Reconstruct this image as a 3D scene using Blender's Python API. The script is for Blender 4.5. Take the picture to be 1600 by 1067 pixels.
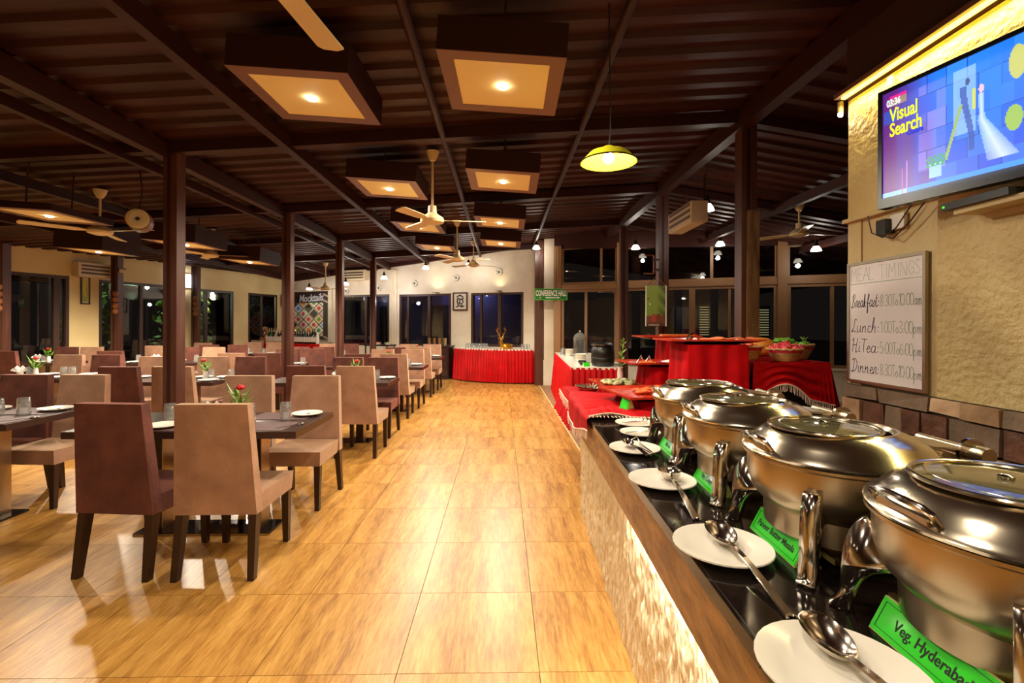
import bpy, bmesh, math, random
from mathutils import Vector, Matrix, noise
random.seed(7)
PI = math.pi
S = bpy.context.scene
for o in list(bpy.data.objects): bpy.data.objects.remove(o)
C = S.collection
R = math.radians

# ------------------------------------------------------------------ camera, world, exposure
cam_d = bpy.data.cameras.new('camera'); cam = bpy.data.objects.new('camera', cam_d); C.objects.link(cam)
cam_d.sensor_width = 36; cam_d.lens = 740 / 1600 * 36; cam_d.shift_y = -25.5 / 1600; cam_d.clip_start = 0.02
cam.matrix_world = Matrix.Translation((0, 0, 1.45)) @ Matrix.Rotation(-R(1.24), 4, 'Z') @ Matrix.Rotation(PI/2, 4, 'X') @ Matrix.Rotation(0.003, 4, 'Z')
S.camera = cam
W = bpy.data.worlds.new('night'); S.world = W; W.use_nodes = True
W.node_tree.nodes['Background'].inputs[0].default_value = (0.03, 0.023, 0.019, 1)
W.node_tree.nodes['Background'].inputs[1].default_value = 0.25
S.view_settings.view_transform = 'Standard'; S.view_settings.look = 'None'
S.view_settings.gamma = 1; S.view_settings.use_curve_mapping = False
S.view_settings.exposure = 0.18
WARM = (1.0, 0.86, 0.66); SOFT = (1.0, 0.92, 0.80); COOL = (0.85, 0.9, 1.0)
P_BOX = 108; P_BELL = 12; P_BIG = 30; P_REAR = 46

def lamp(name, kind, loc, power, col=WARM, size=0.05, rot=(0, 0, 0), parent=None, **kw):
    d = bpy.data.lights.new(name, kind); d.energy = power; d.color = col
    if kind in ('POINT', 'SPOT'): d.shadow_soft_size = size
    if kind == 'SPOT': d.spot_size = R(kw.get('angle', 150)); d.spot_blend = kw.get('blend', 0.6)
    if kind == 'AREA': d.shape = 'RECTANGLE'; d.size = kw['sx']; d.size_y = kw['sy']
    o = bpy.data.objects.new(name, d); C.objects.link(o); o.location = loc; o.rotation_euler = rot
    if parent: o.parent = parent
    return o
# the room goes on behind the camera with the same square downlights
for lx, ly in ((0.0, 0.9), (-1.35, 0.9), (0.0, -1.2), (-1.35, -1.2), (-4.8, 1.2), (-4.8, 3.2)):
    lamp('rear_downlight', 'SPOT', (lx, ly, 2.95 if lx > -4 else 2.6), P_REAR, WARM, 0.06, angle=160)

# ------------------------------------------------------------------ materials
def lin(c):
    c = c / 255.0
    return c / 12.92 if c <= 0.04045 else ((c + 0.055) / 1.055) ** 2.4
def L3(rgb): return (lin(rgb[0]), lin(rgb[1]), lin(rgb[2]), 1)
MATS = {}
def mat(name, rgb, rough=0.5, metal=0.0, bump=0.0, bscale=20, rgb2=None, vscale=6, stretch=(1, 1, 1), sheen=0, trans=0, emit=None, estr=0, coat=0, detail=3, alpha=1, coords='Object', spec=0.5):
    if name in MATS: return MATS[name]
    m = bpy.data.materials.new(name); m.use_nodes = True; nt = m.node_tree; p = nt.nodes['Principled BSDF']
    p.inputs['Base Color'].default_value = L3(rgb); p.inputs['Roughness'].default_value = rough; p.inputs['Metallic'].default_value = metal
    p.inputs['Specular IOR Level'].default_value = spec
    if sheen:
        p.inputs['Sheen Weight'].default_value = sheen; p.inputs['Sheen Roughness'].default_value = 0.42
        p.inputs['Sheen Tint'].default_value = L3([min(255, c * 1.5 + 70) for c in rgb])
    if trans: p.inputs['Transmission Weight'].default_value = trans; p.inputs['IOR'].default_value = 1.45
    if coat: p.inputs['Coat Weight'].default_value = coat; p.inputs['Coat Roughness'].default_value = 0.08
    if emit: p.inputs['Emission Color'].default_value = L3(emit); p.inputs['Emission Strength'].default_value = estr
    if rgb2 or bump:
        tc = nt.nodes.new('ShaderNodeTexCoord'); mp = nt.nodes.new('ShaderNodeMapping'); mp.inputs['Scale'].default_value = stretch
        nt.links.new(tc.outputs[coords], mp.inputs[0])
        if rgb2:
            n = nt.nodes.new('ShaderNodeTexNoise'); n.inputs['Scale'].default_value = vscale; n.inputs['Detail'].default_value = detail
            nt.links.new(mp.outputs[0], n.inputs['Vector'])
            cr = nt.nodes.new('ShaderNodeValToRGB'); cr.color_ramp.elements[0].position = 0.35; cr.color_ramp.elements[1].position = 0.68
            cr.color_ramp.elements[0].color = L3(rgb); cr.color_ramp.elements[1].color = L3(rgb2)
            nt.links.new(n.outputs['Fac'], cr.inputs[0]); nt.links.new(cr.outputs[0], p.inputs['Base Color'])
        if bump:
            n2 = nt.nodes.new('ShaderNodeTexNoise'); n2.inputs['Scale'].default_value = bscale; n2.inputs['Detail'].default_value = 4
            nt.links.new(mp.outputs[0], n2.inputs['Vector'])
            b = nt.nodes.new('ShaderNodeBump'); b.inputs['Strength'].default_value = bump; b.inputs['Distance'].default_value = 0.02
            nt.links.new(n2.outputs['Fac'], b.inputs['Height']); nt.links.new(b.outputs[0], p.inputs['Normal'])
    MATS[name] = m; return m
def emitter(name, rgb, s):
    if name in MATS: return MATS[name]
    m = bpy.data.materials.new(name); m.use_nodes = True; nt = m.node_tree; nt.nodes.clear()
    e = nt.nodes.new('ShaderNodeEmission'); e.inputs[0].default_value = L3(rgb); e.inputs[1].default_value = s
    o = nt.nodes.new('ShaderNodeOutputMaterial'); nt.links.new(e.outputs[0], o.inputs[0]); MATS[name] = m; return m
def pane_mat(name, tint, gloss):
    m = bpy.data.materials.new(name); m.use_nodes = True; nt = m.node_tree; nt.nodes.clear()
    t = nt.nodes.new('ShaderNodeBsdfTransparent'); t.inputs[0].default_value = tint
    g = nt.nodes.new('ShaderNodeBsdfGlossy'); g.inputs['Roughness'].default_value = 0.01
    f = nt.nodes.new('ShaderNodeFresnel'); f.inputs['IOR'].default_value = gloss
    mx = nt.nodes.new('ShaderNodeMixShader'); o = nt.nodes.new('ShaderNodeOutputMaterial')
    nt.links.new(f.outputs[0], mx.inputs[0]); nt.links.new(t.outputs[0], mx.inputs[1]); nt.links.new(g.outputs[0], mx.inputs[2]); nt.links.new(mx.outputs[0], o.inputs[0])
    MATS[name] = m; return m
def vcol_mat(name, emis=0.0, rough=0.5):
    m = bpy.data.materials.new(name); m.use_nodes = True; nt = m.node_tree; p = nt.nodes['Principled BSDF']
    a = nt.nodes.new('ShaderNodeVertexColor'); a.layer_name = 'print'
    p.inputs['Roughness'].default_value = rough
    if emis:
        p.inputs['Base Color'].default_value = (0.01, 0.01, 0.01, 1)
        nt.links.new(a.outputs[0], p.inputs['Emission Color']); p.inputs['Emission Strength'].default_value = emis
    else: nt.links.new(a.outputs[0], p.inputs['Base Color'])
    MATS[name] = m; return m
def wood_tile_mat(name, by_island):
    m = bpy.data.materials.new(name); m.use_nodes = True; nt = m.node_tree; N = nt.nodes; K = nt.links; p = N['Principled BSDF']
    tc = N.new('ShaderNodeTexCoord'); geo = N.new('ShaderNodeNewGeometry'); oi = N.new('ShaderNodeObjectInfo')
    rnd = geo.outputs['Random Per Island'] if by_island else oi.outputs['Random']
    mul = N.new('ShaderNodeMath'); mul.operation = 'MULTIPLY'; mul.inputs[1].default_value = 37; K.new(rnd, mul.inputs[0])
    cmb = N.new('ShaderNodeCombineXYZ'); K.new(mul.outputs[0], cmb.inputs[0]); K.new(mul.outputs[0], cmb.inputs[2])
    ad = N.new('ShaderNodeVectorMath'); ad.operation = 'ADD'; K.new(geo.outputs['Position'], ad.inputs[0]); K.new(cmb.outputs[0], ad.inputs[1])
    mp = N.new('ShaderNodeMapping'); mp.inputs['Scale'].default_value = (1, 0.11, 1); K.new(ad.outputs[0], mp.inputs[0])
    n1 = N.new('ShaderNodeTexNoise'); n1.inputs['Scale'].default_value = 80; n1.inputs['Detail'].default_value = 6; n1.inputs['Roughness'].default_value = 0.65; K.new(mp.outputs[0], n1.inputs['Vector'])
    n2 = N.new('ShaderNodeTexNoise'); n2.inputs['Scale'].default_value = 14; n2.inputs['Detail'].default_value = 2; K.new(mp.outputs[0], n2.inputs['Vector'])
    a2 = N.new('ShaderNodeMath'); a2.operation = 'MULTIPLY_ADD'; a2.inputs[1].default_value = 0.45; K.new(n2.outputs['Fac'], a2.inputs[0])
    m1 = N.new('ShaderNodeMath'); m1.operation = 'MULTIPLY'; m1.inputs[1].default_value = 0.55; K.new(n1.outputs['Fac'], m1.inputs[0]); K.new(m1.outputs[0], a2.inputs[2])
    cr = N.new('ShaderNodeValToRGB'); e = cr.color_ramp.elements; e[0].position = 0.36; e[0].color = L3((150, 100, 44)); e[1].position = 0.65; e[1].color = L3((212, 164, 90))
    x = e.new(0.5); x.color = L3((188, 137, 66)); K.new(a2.outputs[0], cr.inputs[0])
    hs = N.new('ShaderNodeHueSaturation'); mr = N.new('ShaderNodeMapRange'); mr.inputs[3].default_value = 0.92; mr.inputs[4].default_value = 1.06
    K.new(rnd, mr.inputs[0]); K.new(mr.outputs[0], hs.inputs['Value']); K.new(cr.outputs[0], hs.inputs['Color']); K.new(hs.outputs[0], p.inputs['Base Color'])
    p.inputs['Roughness'].default_value = 0.33; p.inputs['Specular IOR Level'].default_value = 0.36
    b = N.new('ShaderNodeBump'); b.inputs['Strength'].default_value = 0.06; b.inputs['Distance'].default_value = 0.004; K.new(n1.outputs['Fac'], b.inputs['Height']); K.new(b.outputs[0], p.inputs['Normal'])
    return m

M_tile = wood_tile_mat('wood_tile', False); M_tilef = wood_tile_mat('wood_tile_field', True)
M_grout = mat('grout', (70, 46, 22), 0.8)
M_roof = mat('roof_sheet', (46, 19, 14), 0.5, 0.0, 0.25, 3, (68, 30, 22), 1.2, (0.6, 3, 1), spec=0.25)
M_beam = mat('beam_paint', (54, 24, 18), 0.5, spec=0.25)
M_column = mat('column_paint', (72, 38, 26), 0.42, 0, 0.1, 14, (92, 52, 36), 3, (6, 6, 0.6))
M_colwood = mat('column_wood', (128, 92, 58), 0.5, 0, 0.4, 30, (84, 52, 30), 8, (3, 3, 0.5))
M_cream = mat('cream_wall', (226, 204, 150), 0.75, 0, 0.12, 25, (216, 190, 134), 1.5)
M_white = mat('white_wall', (222, 210, 192), 0.55, 0, 0.08, 12, (206, 192, 170), 2)
M_plaster = mat('textured_plaster', (212, 190, 132), 0.5, 0, 1.0, 26, (194, 166, 108), 3)
M_smooth = mat('smooth_plaster', (208, 186, 134), 0.5, 0, 0.7, 13, (194, 168, 114), 1.4)
M_darkclad = mat('dark_cladding', (58, 32, 22), 0.6)
M_frame = mat('window_frame_brown', (136, 98, 62), 0.45)
M_framed = mat('window_frame_dark', (62, 38, 28), 0.45)
M_pane = pane_mat('window_glass', (0.85, 0.88, 0.9, 1), 1.5)
M_velvet_lit = mat('velvet_nap_lit', (140, 102, 80), 0.85, 0, 0.15, 60, (172, 130, 104), 5, sheen=1.0)  # one velvet
M_velvet_shaded = mat('velvet_nap_shaded', (74, 34, 26), 0.85, 0, 0.15, 60, (104, 56, 42), 6, sheen=1.0)
M_leg = mat('espresso_leg', (46, 25, 18), 0.35)
M_table = mat('espresso_table', (50, 32, 28), 0.3, 0, 0.03, 40, (62, 40, 34), 4, (1, 8, 1))
M_mat = mat('placemat', (92, 66, 66), 0.55, 0, 0.15, 90)
M_steel = mat('brushed_steel', (196, 178, 150), 0.3, 1.0)
M_chrome = mat('polished_steel', (214, 206, 196), 0.13, 1.0, 0.04, 9)
M_lid = mat('satin_lid_steel', (220, 208, 186), 0.17, 1.0, 0.03, 7)
M_blackgloss = mat('black_gloss', (14, 11, 10), 0.12)
M_blackmat = mat('black_matte', (20, 17, 16), 0.5)
M_granite = mat('black_granite', (9, 7, 7), 0.10, 0, 0, 20, (34, 25, 22), 220, detail=8, spec=0.32)
M_ctrwood = mat('counter_veneer', (118, 78, 38), 0.45, 0, 0.3, 60, (170, 122, 68), 26, (1, 0.3, 1), detail=6)
M_ctrpanel = mat('carved_panel', (226, 206, 168), 0.4, 0, 0.5, 60, None, 6, (1, 1.6, 0.45))
M_plate = mat('white_china', (238, 232, 220), 0.18)
def thin_glass(name, milk=0.05, edge=0.35):
    m = pane_mat(name, (0.95, 0.96, 0.96, 1), 1.45); nt = m.node_tree; lw = nt.nodes.new('ShaderNodeLayerWeight'); lw.inputs[0].default_value = edge
    mx = [n for n in nt.nodes if n.type == 'MIX_SHADER'][0]; nt.links.new(lw.outputs['Facing'], mx.inputs[0])
    df = nt.nodes.new('ShaderNodeBsdfDiffuse'); df.inputs[0].default_value = (.9, .9, .88, 1); m2 = nt.nodes.new('ShaderNodeMixShader'); m2.inputs[0].default_value = milk
    nt.links.new(mx.outputs[0], m2.inputs[1]); nt.links.new(df.outputs[0], m2.inputs[2]); nt.links.new(m2.outputs[0], [n for n in nt.nodes if n.type == 'OUTPUT_MATERIAL'][0].inputs[0]); return m
M_glass = thin_glass('clear_glass', 0.025); M_tumbler = thin_glass('tumbler_glass', 0.09, 0.55)
M_lidglass = mat('lid_glass', (92, 88, 62), 0.05, 0, coat=0.6, spec=0.8)
M_red = mat('red_cloth', (190, 3, 14), 0.75, 0, 0.15, 120, (158, 1, 9), 4, spec=0.12)
M_redsatin = mat('red_satin', (196, 4, 16), 0.38, 0, 0.1, 120, (170, 2, 10), 4, spec=0.4)
M_fringe = mat('pale_fringe', (236, 204, 184), 0.8)
M_green = mat('green_card', (44, 214, 30), 0.35, coat=0.4)
M_acryl = mat('acrylic_edge', (190, 200, 120), 0.15)
M_ink = mat('ink_black', (12, 14, 12), 0.6)
M_gold = mat('golden_metal', (222, 168, 62), 0.28, 1.0)
M_goldfab = mat('gold_panel_fabric', (250, 230, 166), 0.7, 0, 0.15, 400)
M_boxside = mat('lightbox_dark_wood', (50, 25, 22), 0.6, spec=0.2)
M_boxtrim = mat('lightbox_trim', (122, 82, 66), 0.5)
M_bulb = emitter('lit_bulb', (255, 238, 205), 40)
M_bell = emitter('lit_glass_shade', (255, 240, 215), 6)
M_ledY = emitter('led_strip_yellow', (255, 226, 70), 9)
M_ledW = emitter('led_strip_warm', (255, 232, 180), 6)
M_ledW2 = emitter('added_wash_lens', (255, 232, 180), 2)
M_ledC = emitter('led_panel_cool', (236, 238, 255), 5)
M_fan = mat('cream_fan_enamel', (222, 198, 150), 0.35)
M_ac = mat('ac_plastic', (214, 196, 164), 0.45)
M_acdark = mat('ac_grille', (92, 74, 58), 0.5)
M_leaf = mat('green_leaf', (84, 132, 36), 0.45, 0, 0, 20, (146, 178, 66), 12)
M_rose = mat('red_rose', (186, 6, 20), 0.6)
M_napkin = mat('white_napkin', (240, 236, 230), 0.75)
M_wicker = mat('wicker', (226, 184, 116), 0.6, 0, 0.5, 60, (186, 138, 76), 30, (1, 1, 6))
M_wickred = mat('wicker_red_band', (220, 30, 78), 0.55)
M_onion = mat('onion_skin', (190, 26, 60), 0.3, 0, 0, 20, (222, 92, 96), 14)
M_tomato = mat('tomato_skin', (214, 72, 30), 0.25)
M_squash = mat('squash_skin', (226, 150, 52), 0.45, 0, 0.1, 9, (206, 120, 40), 5)
M_black = mat('black_enamel', (22, 18, 18), 0.34)
M_stoneA = mat('stone_tan', (186, 152, 112), 0.7, 0, 0.8, 10, (140, 106, 76), 5)
M_stoneB = mat('stone_grey', (128, 104, 82), 0.65, 0, 0.9, 9, (98, 80, 64), 5)
M_stoneC = mat('stone_rust', (104, 64, 44), 0.6, 0, 1.0, 12, (70, 44, 32), 9)
M_stoneD = mat('stone_pink', (212, 178, 140), 0.7, 0, 0.7, 12, (176, 136, 104), 6)
M_mortar = mat('mortar', (52, 36, 26), 0.9)
M_wboard = mat('whiteboard_face', (226, 218, 216), 0.25)
M_alu = mat('aluminium_edge', (170, 158, 140), 0.35, 1.0)
M_marker = mat('marker_purple', (66, 40, 92), 0.5)
M_markerg = mat('marker_green', (120, 148, 128), 0.5)
M_signgreen = mat('sign_green', (16, 112, 46), 0.4)
M_signrim = mat('sign_rim', (90, 190, 40), 0.4)
M_signwhite = mat('sign_white', (240, 240, 228), 0.5, emit=(240, 240, 228), estr=0)
M_print = vcol_mat('printed_face'); M_screen = vcol_mat('tv_screen_light', 1.2, 0.35)
M_wood = mat('carved_wood', (166, 102, 50), 0.5, 0, 0.4, 30, (120, 66, 30), 8)
M_foodred = mat('red_curry_food', (206, 56, 14), 0.45, 0, 0.6, 40, (236, 124, 44), 30)
M_pappad = mat('fried_crisps', (206, 92, 42), 0.55, 0, 0.3, 60, (226, 130, 60), 30)
M_salad = mat('salad_leaf', (230, 222, 164), 0.5, 0, 0.3, 40, (56, 72, 26), 22)
M_tray = mat('red_brown_tray', (170, 34, 16), 0.25, 0, 0.05, 30, (190, 62, 28), 8)
M_foliage = mat('garden_foliage', (40, 70, 24), 0.6, 0, 0, 20, (96, 116, 40), 9)
M_copper = mat('copper_pipe', (170, 112, 70), 0.35, 0.8)
M_extwall = mat('outside_wall', (70, 64, 76), 0.8)
M_extlit = emitter('far_lit_windows', (232, 214, 150), 0.35)
M_extblue = emitter('far_blue_light', (70, 80, 210), 0.8)

# ------------------------------------------------------------------ mesh builder
class B:
    def __init__(s): s.bm = bmesh.new()
    def hexa(s, p):                     # p: 4 bottom + 4 top corners, both counter-clockwise
        v = [s.bm.verts.new(q) for q in p]
        for f in ((3, 2, 1, 0), (4, 5, 6, 7), (0, 1, 5, 4), (1, 2, 6, 5), (2, 3, 7, 6), (3, 0, 4, 7)): s.bm.faces.new([v[i] for i in f])
        return s
    def box(s, x0, y0, z0, x1, y1, z1):
        return s.hexa([(x0, y0, z0), (x1, y0, z0), (x1, y1, z0), (x0, y1, z0), (x0, y0, z1), (x1, y0, z1), (x1, y1, z1), (x0, y1, z1)])
    def cbox(s, c, d): return s.box(c[0]-d[0]/2, c[1]-d[1]/2, c[2]-d[2]/2, c[0]+d[0]/2, c[1]+d[1]/2, c[2]+d[2]/2)
    def bevel(s, w=0.01, seg=2, ang=30):
        e = [e for e in s.bm.edges if e.is_manifold and e.calc_face_angle(0) > R(ang)]
        bmesh.ops.bevel(s.bm, geom=e, offset=w, segments=seg, affect='EDGES', profile=0.5, clamp_overlap=True); return s
    def lathe(s, prof, c=(0, 0, 0), n=24, axis='Z', sx=1, sy=1):
        rings = []
        for r, z in prof:
            if r < 1e-5: rings.append([s.bm.verts.new(s._ax(0, 0, z, c, axis))])
            else: rings.append([s.bm.verts.new(s._ax(r*math.cos(2*PI*i/n)*sx, r*math.sin(2*PI*i/n)*sy, z, c, axis)) for i in range(n)])
        for a, b in zip(rings[:-1], rings[1:]):
            if len(a) == 1 and len(b) == 1: continue
            for i in range(n):
                j = (i+1) % n
                if len(a) == 1: s.bm.faces.new((a[0], b[j], b[i]))
                elif len(b) == 1: s.bm.faces.new((a[i], a[j], b[0]))
                else: s.bm.faces.new((a[i], a[j], b[j], b[i]))
        return s
    def _ax(s, x, y, z, c, axis):
        if axis == 'X': x, y, z = z, x, y
        elif axis == 'Y': x, y, z = y, z, x
        return (x+c[0], y+c[1], z+c[2])
    def tube(s, pts, r, n=8, cap=True):
        pts = [Vector(p) for p in pts]; rs = r if isinstance(r, (list, tuple)) else [r]*len(pts); rings = []
        for i, p in enumerate(pts):
            t = (pts[min(i+1, len(pts)-1)] - pts[max(i-1, 0)]).normalized()
            a = Vector((0, 0, 1)) if abs(t.z) < 0.9 else Vector((1, 0, 0))
            u = t.cross(a).normalized(); w = u.cross(t)
            rings.append([s.bm.verts.new(p + (u*math.cos(2*PI*k/n) + w*math.sin(2*PI*k/n))*rs[i]) for k in range(n)])
        for a, b in zip(rings[:-1], rings[1:]):
            for k in range(n): s.bm.faces.new((a[k], a[(k+1) % n], b[(k+1) % n], b[k]))
        if cap: s.bm.faces.new(rings[0][::-1]); s.bm.faces.new(rings[-1])
        return s
    def prism(s, pts, h0, h1, fn=None):     # polygon pts (a,b) extruded; fn maps (a,b,h) -> xyz
        fn = fn or (lambda a, b, h: (a, b, h))
        lo = [s.bm.verts.new(fn(a, b, h0)) for a, b in pts]; hi = [s.bm.verts.new(fn(a, b, h1)) for a, b in pts]
        s.bm.faces.new(lo[::-1]); s.bm.faces.new(hi); n = len(pts)
        for i in range(n): s.bm.faces.new((lo[i], lo[(i+1) % n], hi[(i+1) % n], hi[i]))
        return s
    def grid(s, nx, ny, fn, wrap=False):
        v = [[s.bm.verts.new(fn(i/nx, j/ny)) for i in range(nx+1)] for j in range(ny+1)]
        for j in range(ny):
            for i in range(nx): s.bm.faces.new((v[j][i], v[j][i+1], v[j+1][i+1], v[j+1][i]))
        return s
    def ball(s, c, r, sc=(1, 1, 1), n=12, rot=None):
        m = Matrix.Translation(c) @ (rot or Matrix()) @ Matrix.Diagonal((r*sc[0], r*sc[1], r*sc[2], 1))
        bmesh.ops.create_uvsphere(s.bm, u_segments=n, v_segments=max(6, n*2//3), radius=1, matrix=m); return s
    def disc(s, c, r, n=20):
        s.bm.faces.new([s.bm.verts.new((c[0]+r*math.cos(2*PI*i/n), c[1]+r*math.sin(2*PI*i/n), c[2])) for i in range(n)]); return s
    def build(s, name, m, parent=None, smooth=False, loc=None, recalc=True):
        if recalc: bmesh.ops.recalc_face_normals(s.bm, faces=s.bm.faces)
        me = bpy.data.meshes.new(name); s.bm.to_mesh(me); s.bm.free()
        me.materials.append(m)
        if smooth:
            me.polygons.foreach_set('use_smooth', [True]*len(me.polygons))
            if smooth != 'all': me.set_sharp_from_angle(angle=R(40))
        o = bpy.data.objects.new(name, me); C.objects.link(o)
        if parent: o.parent = parent
        if loc: o.location = loc
        return o
def thing(name, label, cat, loc=(0, 0, 0), rz=0, group=None):
    o = bpy.data.objects.new(name, None); o.empty_display_size = 0.1; C.objects.link(o); o.location = loc; o.rotation_euler = (0, 0, rz)
    o['label'] = label; o['category'] = cat
    if group: o['group'] = group
    return o
def tag(o, label, cat, group=None):
    o['label'] = label; o['category'] = cat
    if group: o['group'] = group
    return o
def struct(o): o['kind'] = 'structure'; return o
def kids(o): return [c for c in KIDS.get(o, [])]
def dup(src, loc, rz=None, label=None, group=None, mats=None):
    def cp(o, par):
        c = o.copy(); C.objects.link(c)
        if par: c.parent = par
        for ch in [x for x in o.children]: cp(ch, c)
        return c
    r = cp(src, None); r.location = loc
    if rz is not None: r.rotation_euler = (0, 0, rz)
    if label: r['label'] = label
    if group: r['group'] = group
    return r
def remat(root, old, new):
    for c in root.children:
        if c.type == 'MESH' and c.data.materials[0] == old:
            c.material_slots[0].link = 'OBJECT'; c.material_slots[0].material = new
        remat(c, old, new)
def text_mesh(txt, size, name, m, parent=None, extrude=0.0004, shear=0, offset=0, align='LEFT', space=1.0, sx=1.0):
    cu = bpy.data.curves.new('t', 'FONT'); cu.body = txt; cu.size = size; cu.extrude = extrude; cu.shear = shear; cu.offset = offset; cu.align_x = align; cu.space_character = space
    cu.resolution_u = 3
    to = bpy.data.objects.new('t', cu); C.objects.link(to)
    me = bpy.data.meshes.new_from_object(to.evaluated_get(bpy.context.evaluated_depsgraph_get()))
    bpy.data.objects.remove(to)
    me.name = name; me.materials.clear(); me.materials.append(m)
    if sx != 1: me.transform(Matrix.Diagonal((sx, 1, 1, 1)))
    o = bpy.data.objects.new(name, me); C.objects.link(o)
    if parent: o.parent = parent
    return o
def paint(name, w, h, nx, ny, fn, m, parent=None):     # printed face in local XZ, looking towards -Y, origin at lower left corner
    me = bpy.data.meshes.new(name); vs = []; fs = []; cols = []
    for j in range(ny):
        for i in range(nx):
            k = len(vs); x0 = w*i/nx; x1 = w*(i+1)/nx; z0 = h*j/ny; z1 = h*(j+1)/ny
            vs += [(x0, 0, z0), (x1, 0, z0), (x1, 0, z1), (x0, 0, z1)]; fs.append((k, k+1, k+2, k+3))
            c = fn((i+0.5)/nx, (j+0.5)/ny); cols.append([lin(max(0, min(255, q))) for q in c])
    me.from_pydata(vs, [], fs); me.materials.append(m)
    a = me.color_attributes.new('print', 'FLOAT_COLOR', 'POINT'); buf = []
    for c in cols: buf += (c + [1.0]) * 4
    a.data.foreach_set('color', buf)
    o = bpy.data.objects.new(name, me); C.objects.link(o)
    if parent: o.parent = parent
    return o
def mix(a, b, t): t = max(0, min(1, t)); return [a[i]*(1-t)+b[i]*t for i in range(3)]

# ------------------------------------------------------------------ roof profile
RP = [(-13.5, 2.62), (-9.5, 2.86), (-3.3, 3.24), (2.4, 3.62), (9.0, 2.56)]
def roof_z(x):
    for (a, za), (b, zb) in zip(RP[:-1], RP[1:]):
        if x <= b: return za + (zb-za)*(x-a)/(b-a)
    return RP[-1][1]

# ------------------------------------------------------------------ floor of wood-look tiles
fl = struct(B().box(-13.5, -2.6, -0.12, 1.0, 16.5, -0.012).box(1.0, -2.6, -0.12, 8.5, 16.5, -0.012).build('floor', M_grout))
T = 0.594; X0 = -0.432 ; Y0 = 1.977 - T*8
tb = B().box(0.0015, 0.0015, -0.02, T-0.0015, T-0.0015, 0).bevel(0.0012, 1); tile0 = tb.build('tile', M_tile, fl)
cells = []
for i in range(-20, 3):
    for j in range(0, 31):
        x = X0 + i*T; y = Y0 + j*T
        if x > 0.85: continue
        cells.append((x, y))
def infront(x, y):
    yy = y + T*0.5; return yy > 1.0 and abs((x+T/2)/max(yy, .1) + 0.02) < 1.25
vis = sorted([c for c in cells if infront(*c) and c[0]+T < 0.9], key=lambda c: c[1] + 0.25*abs(c[0]))
near = vis[:280]; nearset = set(near)
tile0.location = (near[0][0], near[0][1], 0)
for x, y in near[1:]:
    t = tile0.copy(); C.objects.link(t); t.location = (x, y, 0)
fb = B()
for x, y in cells:
    if (x, y) not in nearset: fb.box(x+0.0015, y+0.0015, -0.02, min(x+T-0.0015, 0.90), y+T-0.0015, 0)
ff = fb.build('tile_field', M_tilef, fl); ff['kind'] = 'stuff'
# stone strip right of the tiles
M_strip = mat('strip_stone', (170, 132, 96), 0.6, 0, 0.5, 25, (126, 92, 64), 14)
for k in range(20):
    y = 4.0 + k*0.38; B().box(0.922, y, -0.02, 1.5, y+0.376, 0.0).build('stone_strip_tile', M_strip, fl)
B().box(1.5, -2.6, -0.02, 8.5, 16.5, -0.001).build('back_floor_slab', M_strip, fl)
B().box(0.922, -2.6, -0.02, 1.5, 4.0, -0.001).build('back_floor_slab', M_strip, fl)
B().box(0.902, -2.6, -0.02, 0.92, 12.0, 0.003).build('edge_strip', M_cream, fl)

# ------------------------------------------------------------------ corrugated roof and its steel
ce = bpy.data.objects.new('ceiling', None); C.objects.link(ce); ce['kind'] = 'structure'
rb = B(); period = 0.24; ys = []
y = -2.6
while y < 16.6:
    for dy, dz in ((0, 0), (0.09, 0), (0.12, 0.035), (0.21, 0.035)): ys.append((y+dy, dz))
    y += period
rows = [[rb.bm.verts.new((x, yy, z+dz)) for x, z in RP] for yy, dz in ys]
for a, b in zip(rows[:-1], rows[1:]):
    for i in range(len(RP)-1): rb.bm.faces.new((a[i], a[i+1], b[i+1], b[i]))
rb.build('roof_sheet', M_roof, ce)
B().hexa([(-13.5, -2.6, 2.9), (2.4, -2.6, 3.9), (2.4, 16.6, 3.9), (-13.5, 16.6, 2.9), (-13.5, -2.6, 3.0), (2.4, -2.6, 4.0), (2.4, 16.6, 4.0), (-13.5, 16.6, 3.0)]).build('roof_deck', M_darkclad, ce)
B().hexa([(2.4, -2.6, 3.9), (9, -2.6, 2.9), (9, 16.6, 2.9), (2.4, 16.6, 3.9), (2.4, -2.6, 4.0), (9, -2.6, 3.0), (9, 16.6, 3.0), (2.4, 16.6, 4.0)]).build('roof_deck', M_darkclad, ce)
def slope_beam(x0, x1, y, drop, h, w=0.1):
    z0 = roof_z(x0)-drop; z1 = roof_z(x1)-drop
    B().hexa([(x0, y-w/2, z0-h), (x1, y-w/2, z1-h), (x1, y+w/2, z1-h), (x0, y+w/2, z0-h), (x0, y-w/2, z0), (x1, y-w/2, z1), (x1, y+w/2, z1), (x0, y+w/2, z0)]).bevel(0.006, 1).build('cross_beam', M_beam, ce)
for y in (4.74, 7.2, 9.55, 12.0):
    slope_beam(-9.2 if y < 9 else -7.2, -3.3, y, 0.0, 0.10); slope_beam(-3.3, 2.45, y, 0.0, 0.12)
    if y < 10: slope_beam(2.45, 7.8, y, 0.0, 0.12)
for x, r, box in ((-6.9, .035, 1), (-5.3, .035, 1), (-3.72, .03, 1), (-3.3, .05, 1), (-2.1, .04, 1), (-0.59, .034, 0), (0.785, .034, 0), (2.42, .06, 1), (4.2, .04, 1), (5.9, .04, 1)):
    z = roof_z(x) - 0.10; y1 = 13.0 - 0.42*x if x < 1.2 else 11.4 - 0.42*(x-1.25)
    if box: B().box(x-r, -2.5, z-r*1.6, x+r, y1, z+r*1.6).bevel(0.006, 1).build('purlin', M_beam, ce)
    else: B().tube([(x, -2.5, z), (x, y1, z)], r, 10).build('purlin_pipe', M_beam, ce, True)

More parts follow.
